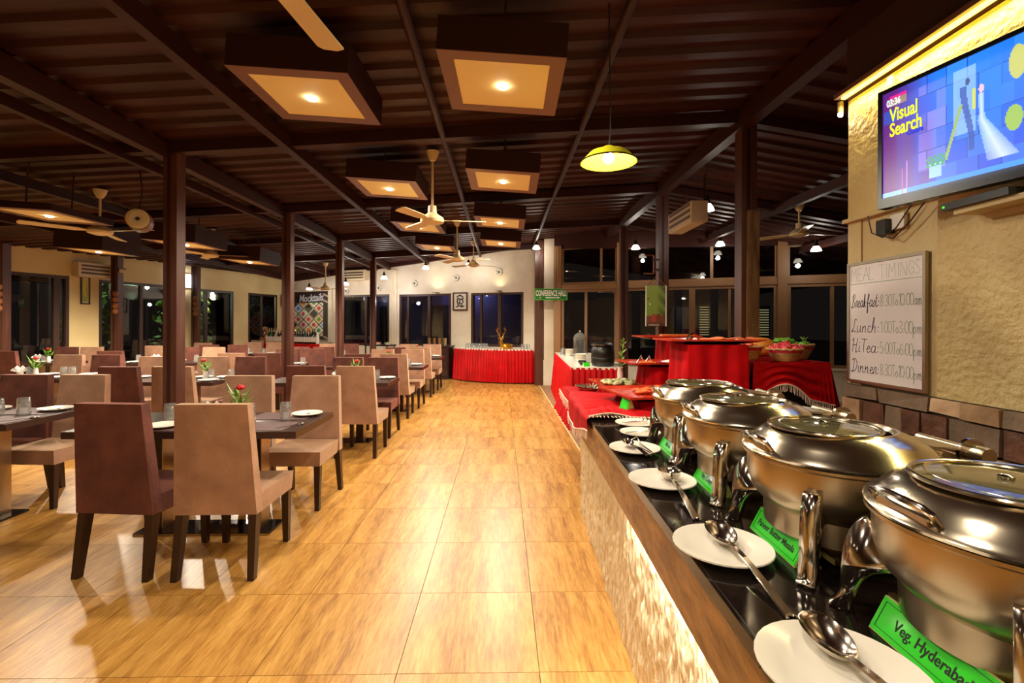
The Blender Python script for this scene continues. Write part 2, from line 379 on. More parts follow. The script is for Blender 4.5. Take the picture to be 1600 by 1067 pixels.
# ------------------------------------------------------------------ columns
def column(x, y, h, w, d, label, m=None, group='steel columns', wood=False):
    o = thing('column', label, 'column', (x, y, 0), 0, group)
    b = B().box(-w/2, -d/2, 0, w/2, d/2, h).bevel(0.008, 2).build('shaft', m or M_column, o, True)
    B().box(-w*0.18, -d/2-0.006, 0.02, w*0.02, -d/2-0.0002, h-0.05).build('seam_strip', M_beam, o)
    B().box(-w/2-0.03, -d/2-0.03, 0, w/2+0.03, d/2+0.03, 0.012).build('base_plate', M_beam, o)
    if wood: B().box(-w/2+0.045, -d/2-0.03, 0.0, w/2+0.012, -d/2-0.0065, 2.6).build('wood_cladding', M_colwood, o)
    return o
ordn = ['nearest', 'second', 'third', 'farthest']
for k, y in enumerate((4.765, 7.26, 9.56, 12.02)):
    column(-3.245, y, roof_z(-3.245)-0.10, 0.13, 0.13, '%s dark brown steel column of the row left of the aisle tables' % ordn[k])
for k, y in enumerate((4.75, 7.25, 9.55)):
    column(2.47, y, roof_z(2.47)-0.12, 0.155, 0.14, ['near brown column behind the vegetable baskets, timber faced below', 'brown column with copper pipe bracket and hanging banner', 'far brown column in front of the night window wall'][k], wood=(k == 0))
LC = [(-8.86, 8.6, 'brown column at the left edge of view with a carved mask string'), (-8.30, 10.4, 'brown column beside the left wall with dome camera and masks'), (-7.83, 12.3, 'brown column beside the bright panel on the left wall')]
for x, y, lb in LC: column(x, y, roof_z(x)-0.03, 0.15, 0.15, lb)
# carved mask strings on the left columns
for (x, y, lb), nn in zip(LC, ('leftmost', 'middle', 'farthest')):
    t = thing('mask_string', '%s string of small carved wooden masks hung on a left column' % nn, 'wall ornament', (x+0.06, y-0.10, 1.62), 0, 'carved mask strings')
    for q in range(4):
        B().ball((0, -0.02, 0.10+q*0.125), 0.058, (1, 0.55, 1.08), 10).build('mask', M_wood, t, 'all')
        m = t.children[-1] if t.children else None
    B().tube([(0, 0.0, 0.02), (0, 0.0, 0.62)], 0.006, 6).build('cord', M_leg, t)

# ------------------------------------------------------------------ walls
FA = math.atan(-0.42); LA = math.atan2(15.54-8.7, -7.0+9.15)
def wall_root(name, loc, ang): o = bpy.data.objects.new(name, None); C.objects.link(o); o.location = (loc[0], loc[1], 0); o.rotation_euler = (0, 0, ang); return struct(o)
def wall_with_holes(root, s0, s1, top, holes, m, d=0.18):   # holes (a,b,z0,z1), local frame: s along x, outward +y
    b = B(); cur = s0
    for a, c, z0, z1 in holes:
        b.box(cur, 0, 0, a, d, top); b.box(a, 0, 0, c, d, z0); b.box(a, 0, z1, c, d, top); cur = c
    b.box(cur, 0, 0, s1, d, top); return b.build('wall_panel', m, root)
win_n = [0]
def window(root_loc, ang, a, c, z0, z1, mull=(), fm=None, bar=0.06, hbars=(), glass=True):
    win_n[0] += 1; nm = 'window_%d' % win_n[0]
    w = bpy.data.objects.new(nm, None); C.objects.link(w); struct(w)
    ca, sa = math.cos(ang), math.sin(ang); w.location = (root_loc[0]+ca*a, root_loc[1]+sa*a, z0); w.rotation_euler = (0, 0, ang)
    W_, H_ = c-a, z1-z0; fm = fm or M_framed
    fb = B(); fb.box(0, 0.0, 0, bar, 0.12, H_); fb.box(W_-bar, 0.0, 0, W_, 0.12, H_); fb.box(bar, 0.0, 0, W_-bar, 0.12, bar); fb.box(bar, 0.0, H_-bar, W_-bar, 0.12, H_)
    fb.build('window_frame', fm, w)
    for q, mw in mull: B().box(q-a-mw/2, 0.02, bar, q-a+mw/2, 0.09, H_-bar).build('mullion', fm, w)
    for q, mw in hbars: B().box(bar, 0.015, q-z0-mw/2, W_-bar, 0.10, q-z0+mw/2).build('transom', fm, w)
    xs = [bar] + [q-a for q, _ in mull] + [W_-bar]
    for x0, x1 in zip(xs[:-1], xs[1:]):
        B().box(x0+0.002, 0.05, bar, x1-0.002, 0.056, H_-bar).build('pane', M_pane, w)
    return w
# far wall (turned to the room), local s measured from (0,12.6)
FO = (0.0, 12.6); wf = wall_root('wall_far', FO, FA)
wall_with_holes(wf, -8.2, 1.22, 3.75, [(-5.36, -3.58, 0.83, 2.35), (-3.234, -1.526, 0.85, 2.33), (-0.912, 0.614, 0.87, 2.32)], M_white)
B().box(-3.46, -0.06, 0, -3.30, 0.0, 3.05).build('wall_pilaster', M_white, wf)
B().tube([(-3.42, -0.085, 0.0), (-3.42, -0.085, 3.05)], 0.02, 8).build('drain_pipe', M_ac, wf, True)
B().hexa([(-8.1, -0.10, 2.76), (1.15, -0.10, 3.50), (1.15, 0, 3.50), (-8.1, 0, 2.76), (-8.1, -0.10, 3.10), (1.15, -0.10, 3.80), (1.15, 0, 3.80), (-8.1, 0, 3.10)]).build('wall_purlin', M_beam, wf)
window(FO, FA, -5.36, -3.58, 0.83, 2.35, [(-4.45, 0.07)])
window(FO, FA, -3.234, -1.526, 0.85, 2.33, [(-2.95, 0.05), (-2.25, 0.08)])
window(FO, FA, -0.912, 0.614, 0.87, 2.32, [(-0.62, 0.06), (-0.08, 0.09)])
# left wall
LO = (-9.15, 8.7); wl = wall_root('wall_left', LO, LA)
wall_with_holes(wl, -12.0, 7.2, 2.95, [(0.13, 1.18, 0.45, 2.42), (1.72, 3.42, 0.45, 2.40), (3.96, 5.14, 0.45, 2.38), (5.65, 6.78, 0.6, 2.38)], M_cream)
window(LO, LA, 0.13, 1.18, 0.45, 2.42, [(0.22, 0.05), (0.98, 0.10)])
window(LO, LA, 1.72, 3.42, 0.45, 2.40, [(2.05, 0.05), (2.62, 0.07)])
window(LO, LA, 3.96, 5.14, 0.45, 2.38, [(4.3, 0.08)])
window(LO, LA, 5.65, 6.78, 0.6, 2.38, [(6.2, 0.05)])
# window wall on the right, behind the buffet
WO = (1.25, 11.1); ww = wall_root('wall_window', WO, FA)
B().box(-0.02, 0, 0, 6.9, 0.16, 0.60).build('dado', M_white, ww)
B().box(-0.02, -0.06, 0.60, 6.9, 0.10, 0.64).build('sill', M_white, ww)
B().hexa([(-0.02, -0.02, 3.24), (6.9, -0.02, 2.96), (6.9, 0.14, 2.96), (-0.02, 0.14, 3.24), (-0.02, -0.02, 3.75), (6.9, -0.02, 3.5), (6.9, 0.14, 3.5), (-0.02, 0.14, 3.75)]).build('head_beam', M_beam, ww)
for a in (-0.02, 1.44, 4.6, 6.3): B().box(a, -0.05, 0.64, a+0.17, 0.15, 3.3).build('post', M_frame, ww)
B().box(0.15, -0.03, 2.28, 6.9, 0.12, 2.40).build('transom_rail', M_frame, ww)
window(WO, FA, 0.15, 1.44, 0.64, 2.28, [(0.73, 0.06)], M_frame)
window(WO, FA, 1.61, 3.01, 0.64, 2.28, [(2.3, 0.05)], M_frame)
window(WO, FA, 3.01, 4.60, 0.64, 2.28, [(3.73, 0.05)], M_frame)
window(WO, FA, 4.77, 6.30, 0.64, 2.28, [(5.53, 0.06)], M_frame)
window(WO, FA, 0.15, 1.44, 2.40, 3.26, [(1.077, 0.05)], M_frame, 0.045)
window(WO, FA, 1.61, 4.60, 2.40, 3.20, [(2.45, 0.05), (3.39, 0.06)], M_frame, 0.045)
window(WO, FA, 4.77, 6.30, 2.40, 3.06, [], M_frame, 0.045)
# white pier between far wall and window wall
pier = struct(B().box(1.02, 11.42, 0.0, 1.30, 12.15, 3.6).build('wall_pier', M_white))
struct(B().box(1.0, 11.41, 0.0, 1.31, 11.419, 0.62).build('trim_1', M_white))
struct(B().box(0.80, 11.40, 0.0, 1.0, 11.60, 3.5).build('trim_2', M_column))
# right wall with textured plaster
WX = 2.4; wr = bpy.data.objects.new('wall_right', None); C.objects.link(wr); struct(wr)
B().box(WX, -2.6, 0, WX+0.3, 3.22, 3.0).build('wall_core', M_smooth, wr)
B().box(WX-0.012, -2.6, 2.18, WX, 3.218, 3.0).build('plaster_panel', M_plaster, wr)
B().box(WX-0.008, -2.6, 1.06, WX, 2.55, 2.17).build('plaster_panel', M_plaster, wr)
B().box(WX-0.05, -2.6, 2.155, WX, 3.225, 2.18).bevel(0.006, 1).build('ledge', M_smooth, wr)
B().box(WX-0.03, 2.83, 2.20, WX-0.012, 2.87, 2.98).build('batten', M_cream, wr)
B().box(WX-0.012, 3.1, 1.06, WX, 3.218, 2.155).build('corner_strip', M_smooth, wr)
B().box(WX-0.10, -2.6, 3.02, WX+0.3, 3.24, 3.05).build('cornice_board', M_boxtrim, wr)
B().box(WX-0.02, -2.6, 3.05, WX+0.3, 3.22, 3.62).build('upper_cladding', M_darkclad, wr)
B().box(WX-0.075, -2.6, 3.004, WX-0.05, 3.20, 3.018).build('led_strip', M_ledY, wr)
lamp('cornice_led', 'AREA', (WX-0.06, 1.6, 2.995), 26, (1, .84, .38), rot=(0, R(18), 0), sx=0.03, sy=3.2, parent=wr)
rowz = [(1.06, 0.975), (0.968, 0.825), (0.818, 0.68), (0.672, 0.53), (0.522, 0.36), (0.352, 0.18), (0.172, 0.0)]
B().box(WX-0.02, -1.0, 0, WX, 3.22, 1.06).build('mortar_bed', M_mortar, wr)
rs = random.Random(5)
for zt, zb in rowz:
    y = 3.215
    while y > -0.6:
        L_ = rs.uniform(0.16, 0.38) if zt == 1.06 else rs.uniform(0.12, 0.21)
        y1 = max(y-L_, -0.7); dpt = rs.uniform(0.035, 0.055); j = lambda: rs.uniform(-0.006, 0.006)
        sb = B().hexa([(WX-dpt+j(), y1+0.006, zb+0.004+j()), (WX-0.02, y1+0.006, zb+0.004), (WX-0.02, y-0.004, zb+0.004), (WX-dpt+j(), y-0.004+j()*.5, zb+0.004+j()),
                       (WX-dpt+j(), y1+0.006+abs(j())*.5, zt-0.004+j()*.5), (WX-0.02, y1+0.006, zt-0.004), (WX-0.02, y-0.004, zt-0.004), (WX-dpt+j(), y-0.004, zt-0.004+j()*.5)])
        sb.bevel(0.006, 1).build('stone', rs.choice([M_stoneA, M_stoneA, M_stoneB, M_stoneB, M_stoneC, M_stoneD]), wr)
        y = y1
t = thing('corner_spotlight', 'tiny lit spotlight at the top corner end of the textured wall', 'lamp', (WX-0.03, 3.27, 2.93))
B().ball((0, 0, 0), 0.016, n=10).build('bulb', M_bulb, t, 'all'); B().tube([(0, 0, 0.012), (0, 0, 0.09)], 0.018, 8).build('socket', M_fan, t)
lamp('spot', 'POINT', (0, 0.03, -0.05), 0.8, SOFT, 0.02, parent=t)
# walls behind the camera close the room
struct(B().box(-13.5, -2.8, 0, 2.4, -2.6, 3.9).build('wall_back', M_cream))
struct(B().box(8.5, -2.6, 0, 8.7, 9, 3.9).build('wall_side', M_white))

# ------------------------------------------------------------------ outside: dark garden, buildings
g = B().box(-30, 16.6, -0.4, 40, 60, -0.3).build('ground_outside', M_blackmat); struct(g)
rr = random.Random(11)
def shrub(x, y, s, label):
    b = B()
    for k in range(260):
        a = rr.uniform(0, 2*PI); u = rr.uniform(0, 1); rad = s*(0.25+0.75*math.sqrt(rr.random())); z = 0.3+u*2.4
        c = Vector((x+rad*math.cos(a)*(1-0.3*u), y+rad*math.sin(a)*(1-0.3*u), z)); d = Vector((rr.uniform(-1, 1), rr.uniform(-1, 1), rr.uniform(-.5, 1))).normalized(); e = d.orthogonal().normalized()
        q = rr.uniform(.07, .16)
        b.bm.faces.new([b.bm.verts.new(c+d*q), b.bm.verts.new(c+e*q*.45), b.bm.verts.new(c-d*q), b.bm.verts.new(c-e*q*.45)])
    t = thing('garden_shrub', label, 'shrub', (0, 0, 0), 0, 'garden shrubs outside')
    lv = b.build('leaves', M_foliage, t, recalc=False); lv['kind'] = 'stuff'
    B().tube([(x, y, -0.35), (x, y, 1.6)], 0.05, 8).build('stem', M_leg, t)
for i, (x, y, s, lb) in enumerate(((-10.2, 12.0, .7, 'dark leafy shrub outside the second left window'), (-9.3, 13.9, .75, 'green leafy shrub outside the third left window'), (-8.7, 16.2, .8, 'yellow-lit leafy shrub outside the farthest left window'), (-9.9, 15.2, .7, 'leafy shrub deeper in the garden beyond the left windows'))):
    shrub(x, y, s, lb)
lamp('garden_light', 'POINT', (-9.0, 15.0, 2.3), 160, (1, .9, .5), 0.1); lamp('garden_light', 'POINT', (-9.9, 12.9, 2.2), 60, (.6, 1, .6), 0.1)
t = thing('neighbour_wall', 'dim violet-lit wall of the hall behind the far windows', 'building', (-2.5, 16.0, 0), FA)
B().box(-4, 0, 0, 4.5, 0.2, 3.4).build('wall_face', M_extwall, t); B().box(0.1, -0.05, 0.2, 0.8, 0.0, 2.1).build('dark_door', M_blackmat, t); B().box(-1.9, -0.05, 0.2, -1.0, 0.0, 2.1).build('dark_door', M_blackmat, t)
lamp('hall_light', 'AREA', (-1.2, 15.1, 2.75), 25, (.35, .36, 1), rot=(R(40), 0, FA), sx=1.2, sy=0.2)
lamp('hall_light', 'POINT', (-4.0, 16.2, 2.3), 8, (.7, .7, 1), 0.1)
for lb, x, w, h, n in (('distant pale apartment tower with lit floors seen through the right windows', 19.4, 0.55, 3.2, 12), ('second distant tower with lit floors, behind the timber-faced column', 24.9, 0.95, 3.2, 11)):
    t = thing('apartment_tower', lb, 'building', (x, 45.0, 0.2), 0.1); B().box(-w, 0, -0.6, w, 2, h).build('wall_face', M_extwall, t)
    for k in range(n): B().box(-w*.85, -0.04, 0.35+k*0.24, w*.85, -0.001, 0.43+k*0.24).build('lit_floor', M_extlit, t)
t = thing('low_building', 'low pale building outside behind the window wall', 'building', (17.3, 44, -0.3), 0)
B().box(-1.0, 0, 0, 1.0, 3, 3.4).build('wall_face', M_extwall, t); B().box(-1.1, -0.1, 3.4, 1.1, 3.1, 3.5).build('roof_slab', M_extwall, t)
lamp('street_light', 'POINT', (16.9, 42.2, 3.0), 30, (1, .9, .7), 0.1); lamp('street_light', 'POINT', (22, 43, 3.2), 30, (1, .9, .7), 0.1)

# ------------------------------------------------------------------ square ceiling lightboxes
def lightbox(x, y, z, label, hgt, power):
    o = thing('ceiling_lightbox', label, 'ceiling light', (x, y, z), 0, 'square ceiling lightboxes'); o.rotation_euler = (0, R(3.6), R(-1))
    a = 0.375; b = 0.285
    B().box(-a, -a, 0.004, -a+0.02, a, hgt).box(a-0.02, -a, 0.004, a, a, hgt).box(-a+.02, -a, 0.004, a-.02, -a+0.02, hgt).box(-a+.02, a-0.02, 0.004, a-.02, a, hgt).build('box_body', M_boxside, o)
    f = B(); f.box(-a, -a, 0, -b, a, 0.004); f.box(b, -a, 0, a, a, 0.004); f.box(-b, -a, 0, b, -b, 0.004); f.box(-b, b, 0, b, a, 0.004); f.build('trim_frame', M_boxtrim, o)
    B().box(-b, -b, 0.004, b, b, 0.012).build('gold_panel', M_goldfab, o); B().box(-a+.02, -a+.02, hgt-.02, a-.02, a-.02, hgt-.001).build('box_lid', M_boxside, o)
    for q in (-1, 1): B().tube([(0, q*.25, hgt), (0, q*.25, max(hgt+.05, roof_z(x)-z+.03))], .008, 6).build('hanger_rod', M_beam, o)
    B().lathe([(0.0, -0.012), (0.03, -0.008), (0.036, 0.004), (0.0, 0.004)], n=14).build('bulb', M_bulb, o, True)
    lamp('downlight', 'SPOT', (0, 0, -0.05), power, WARM, 0.035, angle=165, parent=o, blend=0.5)
    return o
row = ['first', 'second', 'third', 'fourth']
for k, (xa, ya, xb, yb) in enumerate(((0.0, 3.08, -1.31, 3.28), (0.01, 5.13, -1.29, 5.45), (-0.03, 7.2, -1.32, 7.6), (-0.02, 9.05, -1.31, 9.6))):
    lightbox(xa, ya, 3.0, '%s lit square gold-panelled ceiling lightbox over the aisle, right-hand row' % row[k], 0.20, P_BOX*(1, 1, 1.3, 1.7)[k])
    lightbox(xb, yb, 3.0, '%s lit square gold-panelled ceiling lightbox over the aisle tables, left-hand row' % row[k], 0.20, P_BOX*(1, 1.1, 1.5, 1.9)[k])
for k, (x, y, z) in enumerate(((-4.85, 5.18, 2.6), (-4.6, 7.0, 2.6), (-4.68, 8.9, 2.6), (-6.46, 7.73, 2.6))):
    lightbox(x, y, z, ['near left lit ceiling lightbox beside the big ceiling fan', 'bright lit ceiling lightbox just right of the near column', 'far lit ceiling lightbox over the middle tables', 'edge-on ceiling lightbox nearest the left wall'][k], (.07, .25, .25, .38)[k], P_BOX*(1.5, 2.8, 3.0, 3.2)[k])

# ------------------------------------------------------------------ ceiling fans
def fan(x, y, zhub, label, ang, ztop=None, R_=0.6):
    zt = (ztop or roof_z(x)-0.02) - zhub
    o = thing('ceiling_fan', label, 'fan', (x, y, zhub), 0, 'cream ceiling fans')
    B().lathe([(0.0, zt), (0.075, zt), (0.06, zt-0.05), (0.03, zt-0.10), (0.0, zt-0.11)], n=18).build('canopy', M_fan, o, True)
    B().tube([(0, 0, 0.12), (0, 0, zt-0.09)], 0.014, 10).build('downrod', M_fan, o, True)
    B().lathe([(0.0, 0.16), (0.045, 0.16), (0.05, 0.08), (0.075, 0.06), (0.12, 0.03), (0.135, 0.0), (0.125, -0.025), (0.06, -0.045), (0.0, -0.05)], n=24).build('motor_housing', M_fan, o, True)
    for k in range(3):
        a = ang + k*2*PI/3
        bb = B(); pts = [(0.12, -0.02), (0.22, -0.055), (R_-0.02, -0.07), (R_, -0.03), (R_, 0.035), (R_-0.02, 0.055), (0.22, 0.05), (0.12, 0.02)]
        ca, sa = math.cos(a), math.sin(a)
        bb.prism(pts, -0.004, 0.004, lambda u, v, h: (u*ca-v*sa, u*sa+v*ca, h + v*0.18)); bb.build('blade', M_fan, o)
    return o
fan(-0.88, 1.47, 2.72, 'ceiling fan at the top edge of the picture, one blade in view', PI/2-0.12, R_=0.74)
fan(-0.78, 5.32, 2.62, 'cream ceiling fan on a long rod over the aisle, nearest full one', 0.1)
fan(-5.0, 6.0, 2.60, 'cream ceiling fan left of the round speaker', -0.15, R_=0.72)
fan(-5.1, 8.4, 2.66, 'small cream ceiling fan just right of the near column', 0.2)
fan(-0.83, 8.8, 2.67, 'second cream ceiling fan on a long rod over the aisle', 0.0)
fan(-0.66, 11.0, 2.84, 'short ceiling fan farthest along the aisle', 0.5)
fan(4.45, 7.0, 2.83, 'ceiling fan in front of the right window wall', 0.15, R_=0.66)
fan(-4.8, 13.0, 2.43, 'far ceiling fan in front of the mocktail board', 0.05)

# ------------------------------------------------------------------ pendants
t = thing('dish_pendant', 'wide yellow-green metal dish pendant lamp hanging over the buffet', 'lamp', (0.672, 2.98, 2.48))
B().lathe([(0.0, 0.10), (0.03, 0.10), (0.05, 0.085), (0.12, 0.06), (0.172, 0.005), (0.178, 0.0), (0.170, 0.0), (0.115, 0.052), (0.04, 0.075), (0.0, 0.08)], n=40).build('shade', mat('yellow_green_enamel', (196, 190, 30), 0.35), t, True)
B().lathe([(0.176, -0.004), (0.182, 0.0), (0.176, 0.006)], n=40).build('rim', M_blackgloss, t, True)
B().ball((0, 0, 0.028), 0.034, n=14).build('bulb', M_bulb, t, 'all'); B().tube([(0, 0, 0.10), (0.012, 0, 0.2), (0, 0, roof_z(0.67)-2.5)], 0.004, 6).build('cord', M_blackmat, t)
lamp('pendant_light', 'POINT', (0, 0, -0.02), P_BIG, SOFT, 0.04, parent=t)
bellp = None
BELLS = [(0.80, 11.0, 3.26, 'lit bell pendant lamp beside the conference hall sign'), (-0.86, 12.2, 3.0, 'lit bell pendant lamp between the fan and the right far window'), (-2.02, 12.6, 2.97, 'lit bell pendant lamp above the left far window'),
         (-3.24, 13.1, 2.75, 'lit bell pendant lamp beside the wall pipe'), (-4.42, 13.5, 2.61, 'lit bell pendant lamp under the far air conditioner'), (-5.64, 14.0, 2.51, 'lit bell pendant lamp over the mocktail board'),
         (2.78, 9.8, 3.08, 'lit bell pendant lamp left of the banner column at the window wall'), (4.28, 9.2, 3.06, 'lit bell pendant lamp left of the timber-faced column at the window wall'), (5.65, 8.4, 2.84, 'lit bell pendant lamp under the right window fan'), (2.62, 6.0, 2.96, 'lit bell pendant lamp beside the wall air conditioner near the columns')]
for x, y, z, lb in BELLS:
    t = thing('bell_pendant', lb, 'lamp', (x, y, z), 0, 'bell pendant lamps')
    B().lathe([(0.0, 0.15), (0.02, 0.15), (0.03, 0.10), (0.05, 0.05), (0.05, 0.045), (0.0, 0.045)], n=16).build('cap', M_blackmat, t, True)
    B().lathe([(0.045, 0.045), (0.075, 0.0), (0.09, -0.04), (0.0, -0.045)], n=18).build('glass_shade', M_bell, t, True)
    B().tube([(0, 0, 0.14), (0, 0, max(0.2, roof_z(x)-z-0.02))], 0.004, 6).build('cord', M_blackmat, t)
    lamp('bell_light', 'POINT', (0, 0, -0.11), P_BELL*(1.5 if y > 12 else 1), SOFT, 0.05, parent=t)
t = thing('wall_light_panel', 'bright white square light panel high on the left wall', 'lamp', (LO[0]+math.cos(LA)*3.73, LO[1]+math.sin(LA)*3.73, 2.55), LA)
B().box(-0.19, -0.07, -0.17, 0.19, -0.002, 0.17).bevel(0.006, 1).build('housing', M_white, t); B().box(-0.175, -0.075, -0.155, 0.175, -0.071, 0.155).build('diffuser', M_ledC, t)
lamp('panel_light', 'AREA', (0, -0.12, 0), 12, COOL, rot=(R(90), 0, 0), sx=0.35, sy=0.3, parent=t)
for s_, lb in ((-0.05, 'small added wall-wash light on the right far window head'), (-1.95, 'small added wall-wash light on the left far window head')):  # made-up uplights, added to give the bright patches above the windows
    t = thing('added_wall_wash', lb, 'lamp', (FO[0]+math.cos(FA)*s_, FO[1]+math.sin(FA)*s_, 2.36), FA, None)
    B().box(-.06, -.19, -.015, .06, -.001, .0).bevel(.004, 1).build('housing', M_framed, t); B().box(-.03, -.18, .0005, .03, -.14, .004).build('lens', M_ledW2, t)
    lamp('added_wash_spot', 'SPOT', (0, -.16, .03), 7, (1, .86, .45), .02, (R(180), 0, 0), parent=t, angle=140, blend=1)
lamp('unseen_pilaster_wash', 'POINT', (-3.0, 13.25, 2.1), 8, (.93, .88, 1), 0.05)  # added lamp without a fixture, throws cool light on the pilaster

# ------------------------------------------------------------------ other ceiling and wall fittings
def split_ac(loc, rz, label, L_=0.85, hgt=0.28, dep=0.2):
    o = thing('air_conditioner', label, 'air conditioner', loc, rz)
    B().box(-L_/2, -dep, 0, L_/2, 0, hgt).bevel(0.02, 2).build('casing', M_ac, o, True)
    for k in range(3): B().box(-L_/2+0.05, -dep-0.006, 0.05+k*0.075, L_/2-0.05, -dep+0.001, 0.05+k*0.075+0.04).build('louver', M_acdark, o)
    B().box(-L_/2+0.03, -dep+0.01, -0.012, L_/2-0.03, -0.03, 0.001).build('outlet_flap', M_ac, o)
    return o
split_ac((LO[0]+math.cos(LA)*1.53, LO[1]+math.sin(LA)*1.53, 2.43), LA, 'wall air conditioner above the yellow picture on the left wall', 0.62)
split_ac((FO[0]+math.cos(FA)*-4.78, FO[1]+math.sin(FA)*-4.78, 2.78), FA, 'wall air conditioner high on the far wall by the mocktail board', 0.92, 0.3)
ac = split_ac((2.50, 6.1, 2.72), -PI/2, 'slim air conditioner hung between the right-hand columns', 0.8, 0.25)
B().tube([(0.3, 0, 0.25), (0.3, 0, 0.60)], 0.012, 6).build('hanger', M_beam, ac); B().tube([(-0.3, 0, 0.25), (-0.3, 0, 0.60)], 0.012, 6).build('hanger', M_beam, ac)
t = thing('round_speaker', 'brown drum-shaped ceiling speaker with a pale round face', 'speaker', (-4.06, 5.4, 2.605), R(28))
B().lathe([(0.0, 0.11), (0.113, 0.11), (0.118, 0.09), (0.118, -0.12), (0.108, -0.125), (0.0, -0.11)], n=28, axis='Y').build('drum', M_boxtrim, t, True)
B().lathe([(0.0, -0.112), (0.03, -0.13), (0.096, -0.132), (0.108, -0.127)], n=28, axis='Y').build('face', mat('speaker_face', (226, 206, 160), 0.5), t, True)
B().ball((0, -0.135, 0), 0.02, n=8).build('centre_cap', M_blackmat, t, 'all')
B().tube([(0, 0, 0.125), (0.02, 0, 0.35), (0, 0, 0.575)], 0.008, 6).build('bracket', M_beam, t)
t = thing('dome_camera', 'small white security camera on the second left column', 'camera', (-8.14, 10.36, 2.60), R(40))
B().tube([(0, 0.02, 0.03), (0, 0.16, 0.06)], 0.015, 8).build('arm', M_ac, t); B().lathe([(0.0, -0.07), (0.05, -0.06), (0.055, 0.05), (0.0, 0.07)], n=16, axis='X').build('camera_body', M_ac, t, True)

def picture(name, label, root, ang, s, z, w, h, fn, fm, nx=24, ny=36, frame=0.025, out=0.03):
    o = thing(name, label, 'picture', (root[0]+math.cos(ang)*s, root[1]+math.sin(ang)*s, z), ang)
    f = B(); f.box(0, -out, 0, frame, -0.001, h); f.box(w-frame, -out, 0, w, -0.001, h); f.box(frame, -out, 0, w-frame, -0.001, frame); f.box(frame, -out, h-frame, w-frame, -0.001, h); f.build('picture_frame', fm, o)
    p = paint('print', w-2*frame, h-2*frame, nx, ny, fn, M_print, o); p.location = (frame, -out*0.5, frame)
    return o
def pic_yellow(u, v):
    if u < 0.12 or u > 0.88 or v < 0.05 or v > 0.95: return (196, 184, 150)
    c = mix((150, 140, 40), (206, 196, 96), v)
    if abs(u-0.5-0.12*math.sin(v*9)) < 0.08 and v < 0.7: c = (222, 214, 40)
    if v < 0.25: c = mix(c, (120, 150, 40), 0.6)
    return c
picture('narrow_picture', 'narrow framed yellow picture under the left air conditioner', LO, LA, 1.37, 1.86, 0.17, 0.58, pic_yellow, M_framed)
strokes = [((.25, .8), (.5, .9)), ((.5, .9), (.7, .78)), ((.3, .7), (.55, .62)), ((.55, .62), (.75, .7)), ((.3, .7), (.25, .5)), ((.5, .6), (.4, .4)), ((.4, .4), (.65, .35)), ((.7, .6), (.72, .42)), ((.25, .5), (.35, .2)), ((.65, .35), (.6, .15)), ((.35, .2), (.2, .15)), ((.6, .15), (.8, .2)), ((.45, .3), (.5, .18))]
def pic_dancer(u, v):
    if u < 0.08 or u > 0.92 or v < 0.06 or v > 0.94: return (220, 208, 196)
    for (a, b), (c, d) in strokes:
        t_ = max(0, min(1, ((u-a)*(c-a)+(v-b)*(d-b))/((c-a)**2+(d-b)**2)))
        if math.hypot(u-a-t_*(c-a), (v-b-t_*(d-b))*1.2) < 0.05: return (22, 18, 18)
    return (208, 196, 184)
picture('ink_picture', 'black framed picture of dark brush strokes between the far windows', FO, FA, -1.462, 1.85, 0.45, 0.50, pic_dancer, M_framed, 40, 44, 0.035)
# medallions on the far wall
def medallion(s, z, label):
    o = thing('wall_medallion', label, 'wall ornament', (FO[0]+math.cos(FA)*s, FO[1]+math.sin(FA)*s, z), FA, 'white lattice medallions')
    B().lathe([(0, -.006), (.095, -.006), (.095, -.001), (0, -.001)], n=24, axis='Y').build('backing', M_framed, o)
    b = B(); ring = [(0.075*math.cos(2*PI*i/24), -0.02, 0.075*math.sin(2*PI*i/24)) for i in range(25)]; b.tube(ring, 0.014, 6, False).build('ring', M_plate, o, True)
    for k in range(6): B().ball((0.045*math.cos(k*PI/3), -0.015, 0.045*math.sin(k*PI/3)), 0.02, (1, .5, 1), 8).build('petal', M_plate, o, 'all')
    for k in range(12): B().ball((0.103*math.cos(k*PI/6), -0.012, 0.103*math.sin(k*PI/6)), 0.012, (1, .6, 1), 6).build('bead', M_plate, o, 'all')
for s, z, lb in ((-5.164, 2.473, 'leftmost white lattice medallion above the far left window'), (-3.956, 2.539, 'second white lattice medallion from the left, behind the column'), (-2.712, 2.636, 'white lattice medallion above the left far window'), (-1.367, 2.755, 'white lattice medallion above the ink picture'), (-0.078, 2.865, 'rightmost white lattice medallion above the right far window')): medallion(s, z, lb)

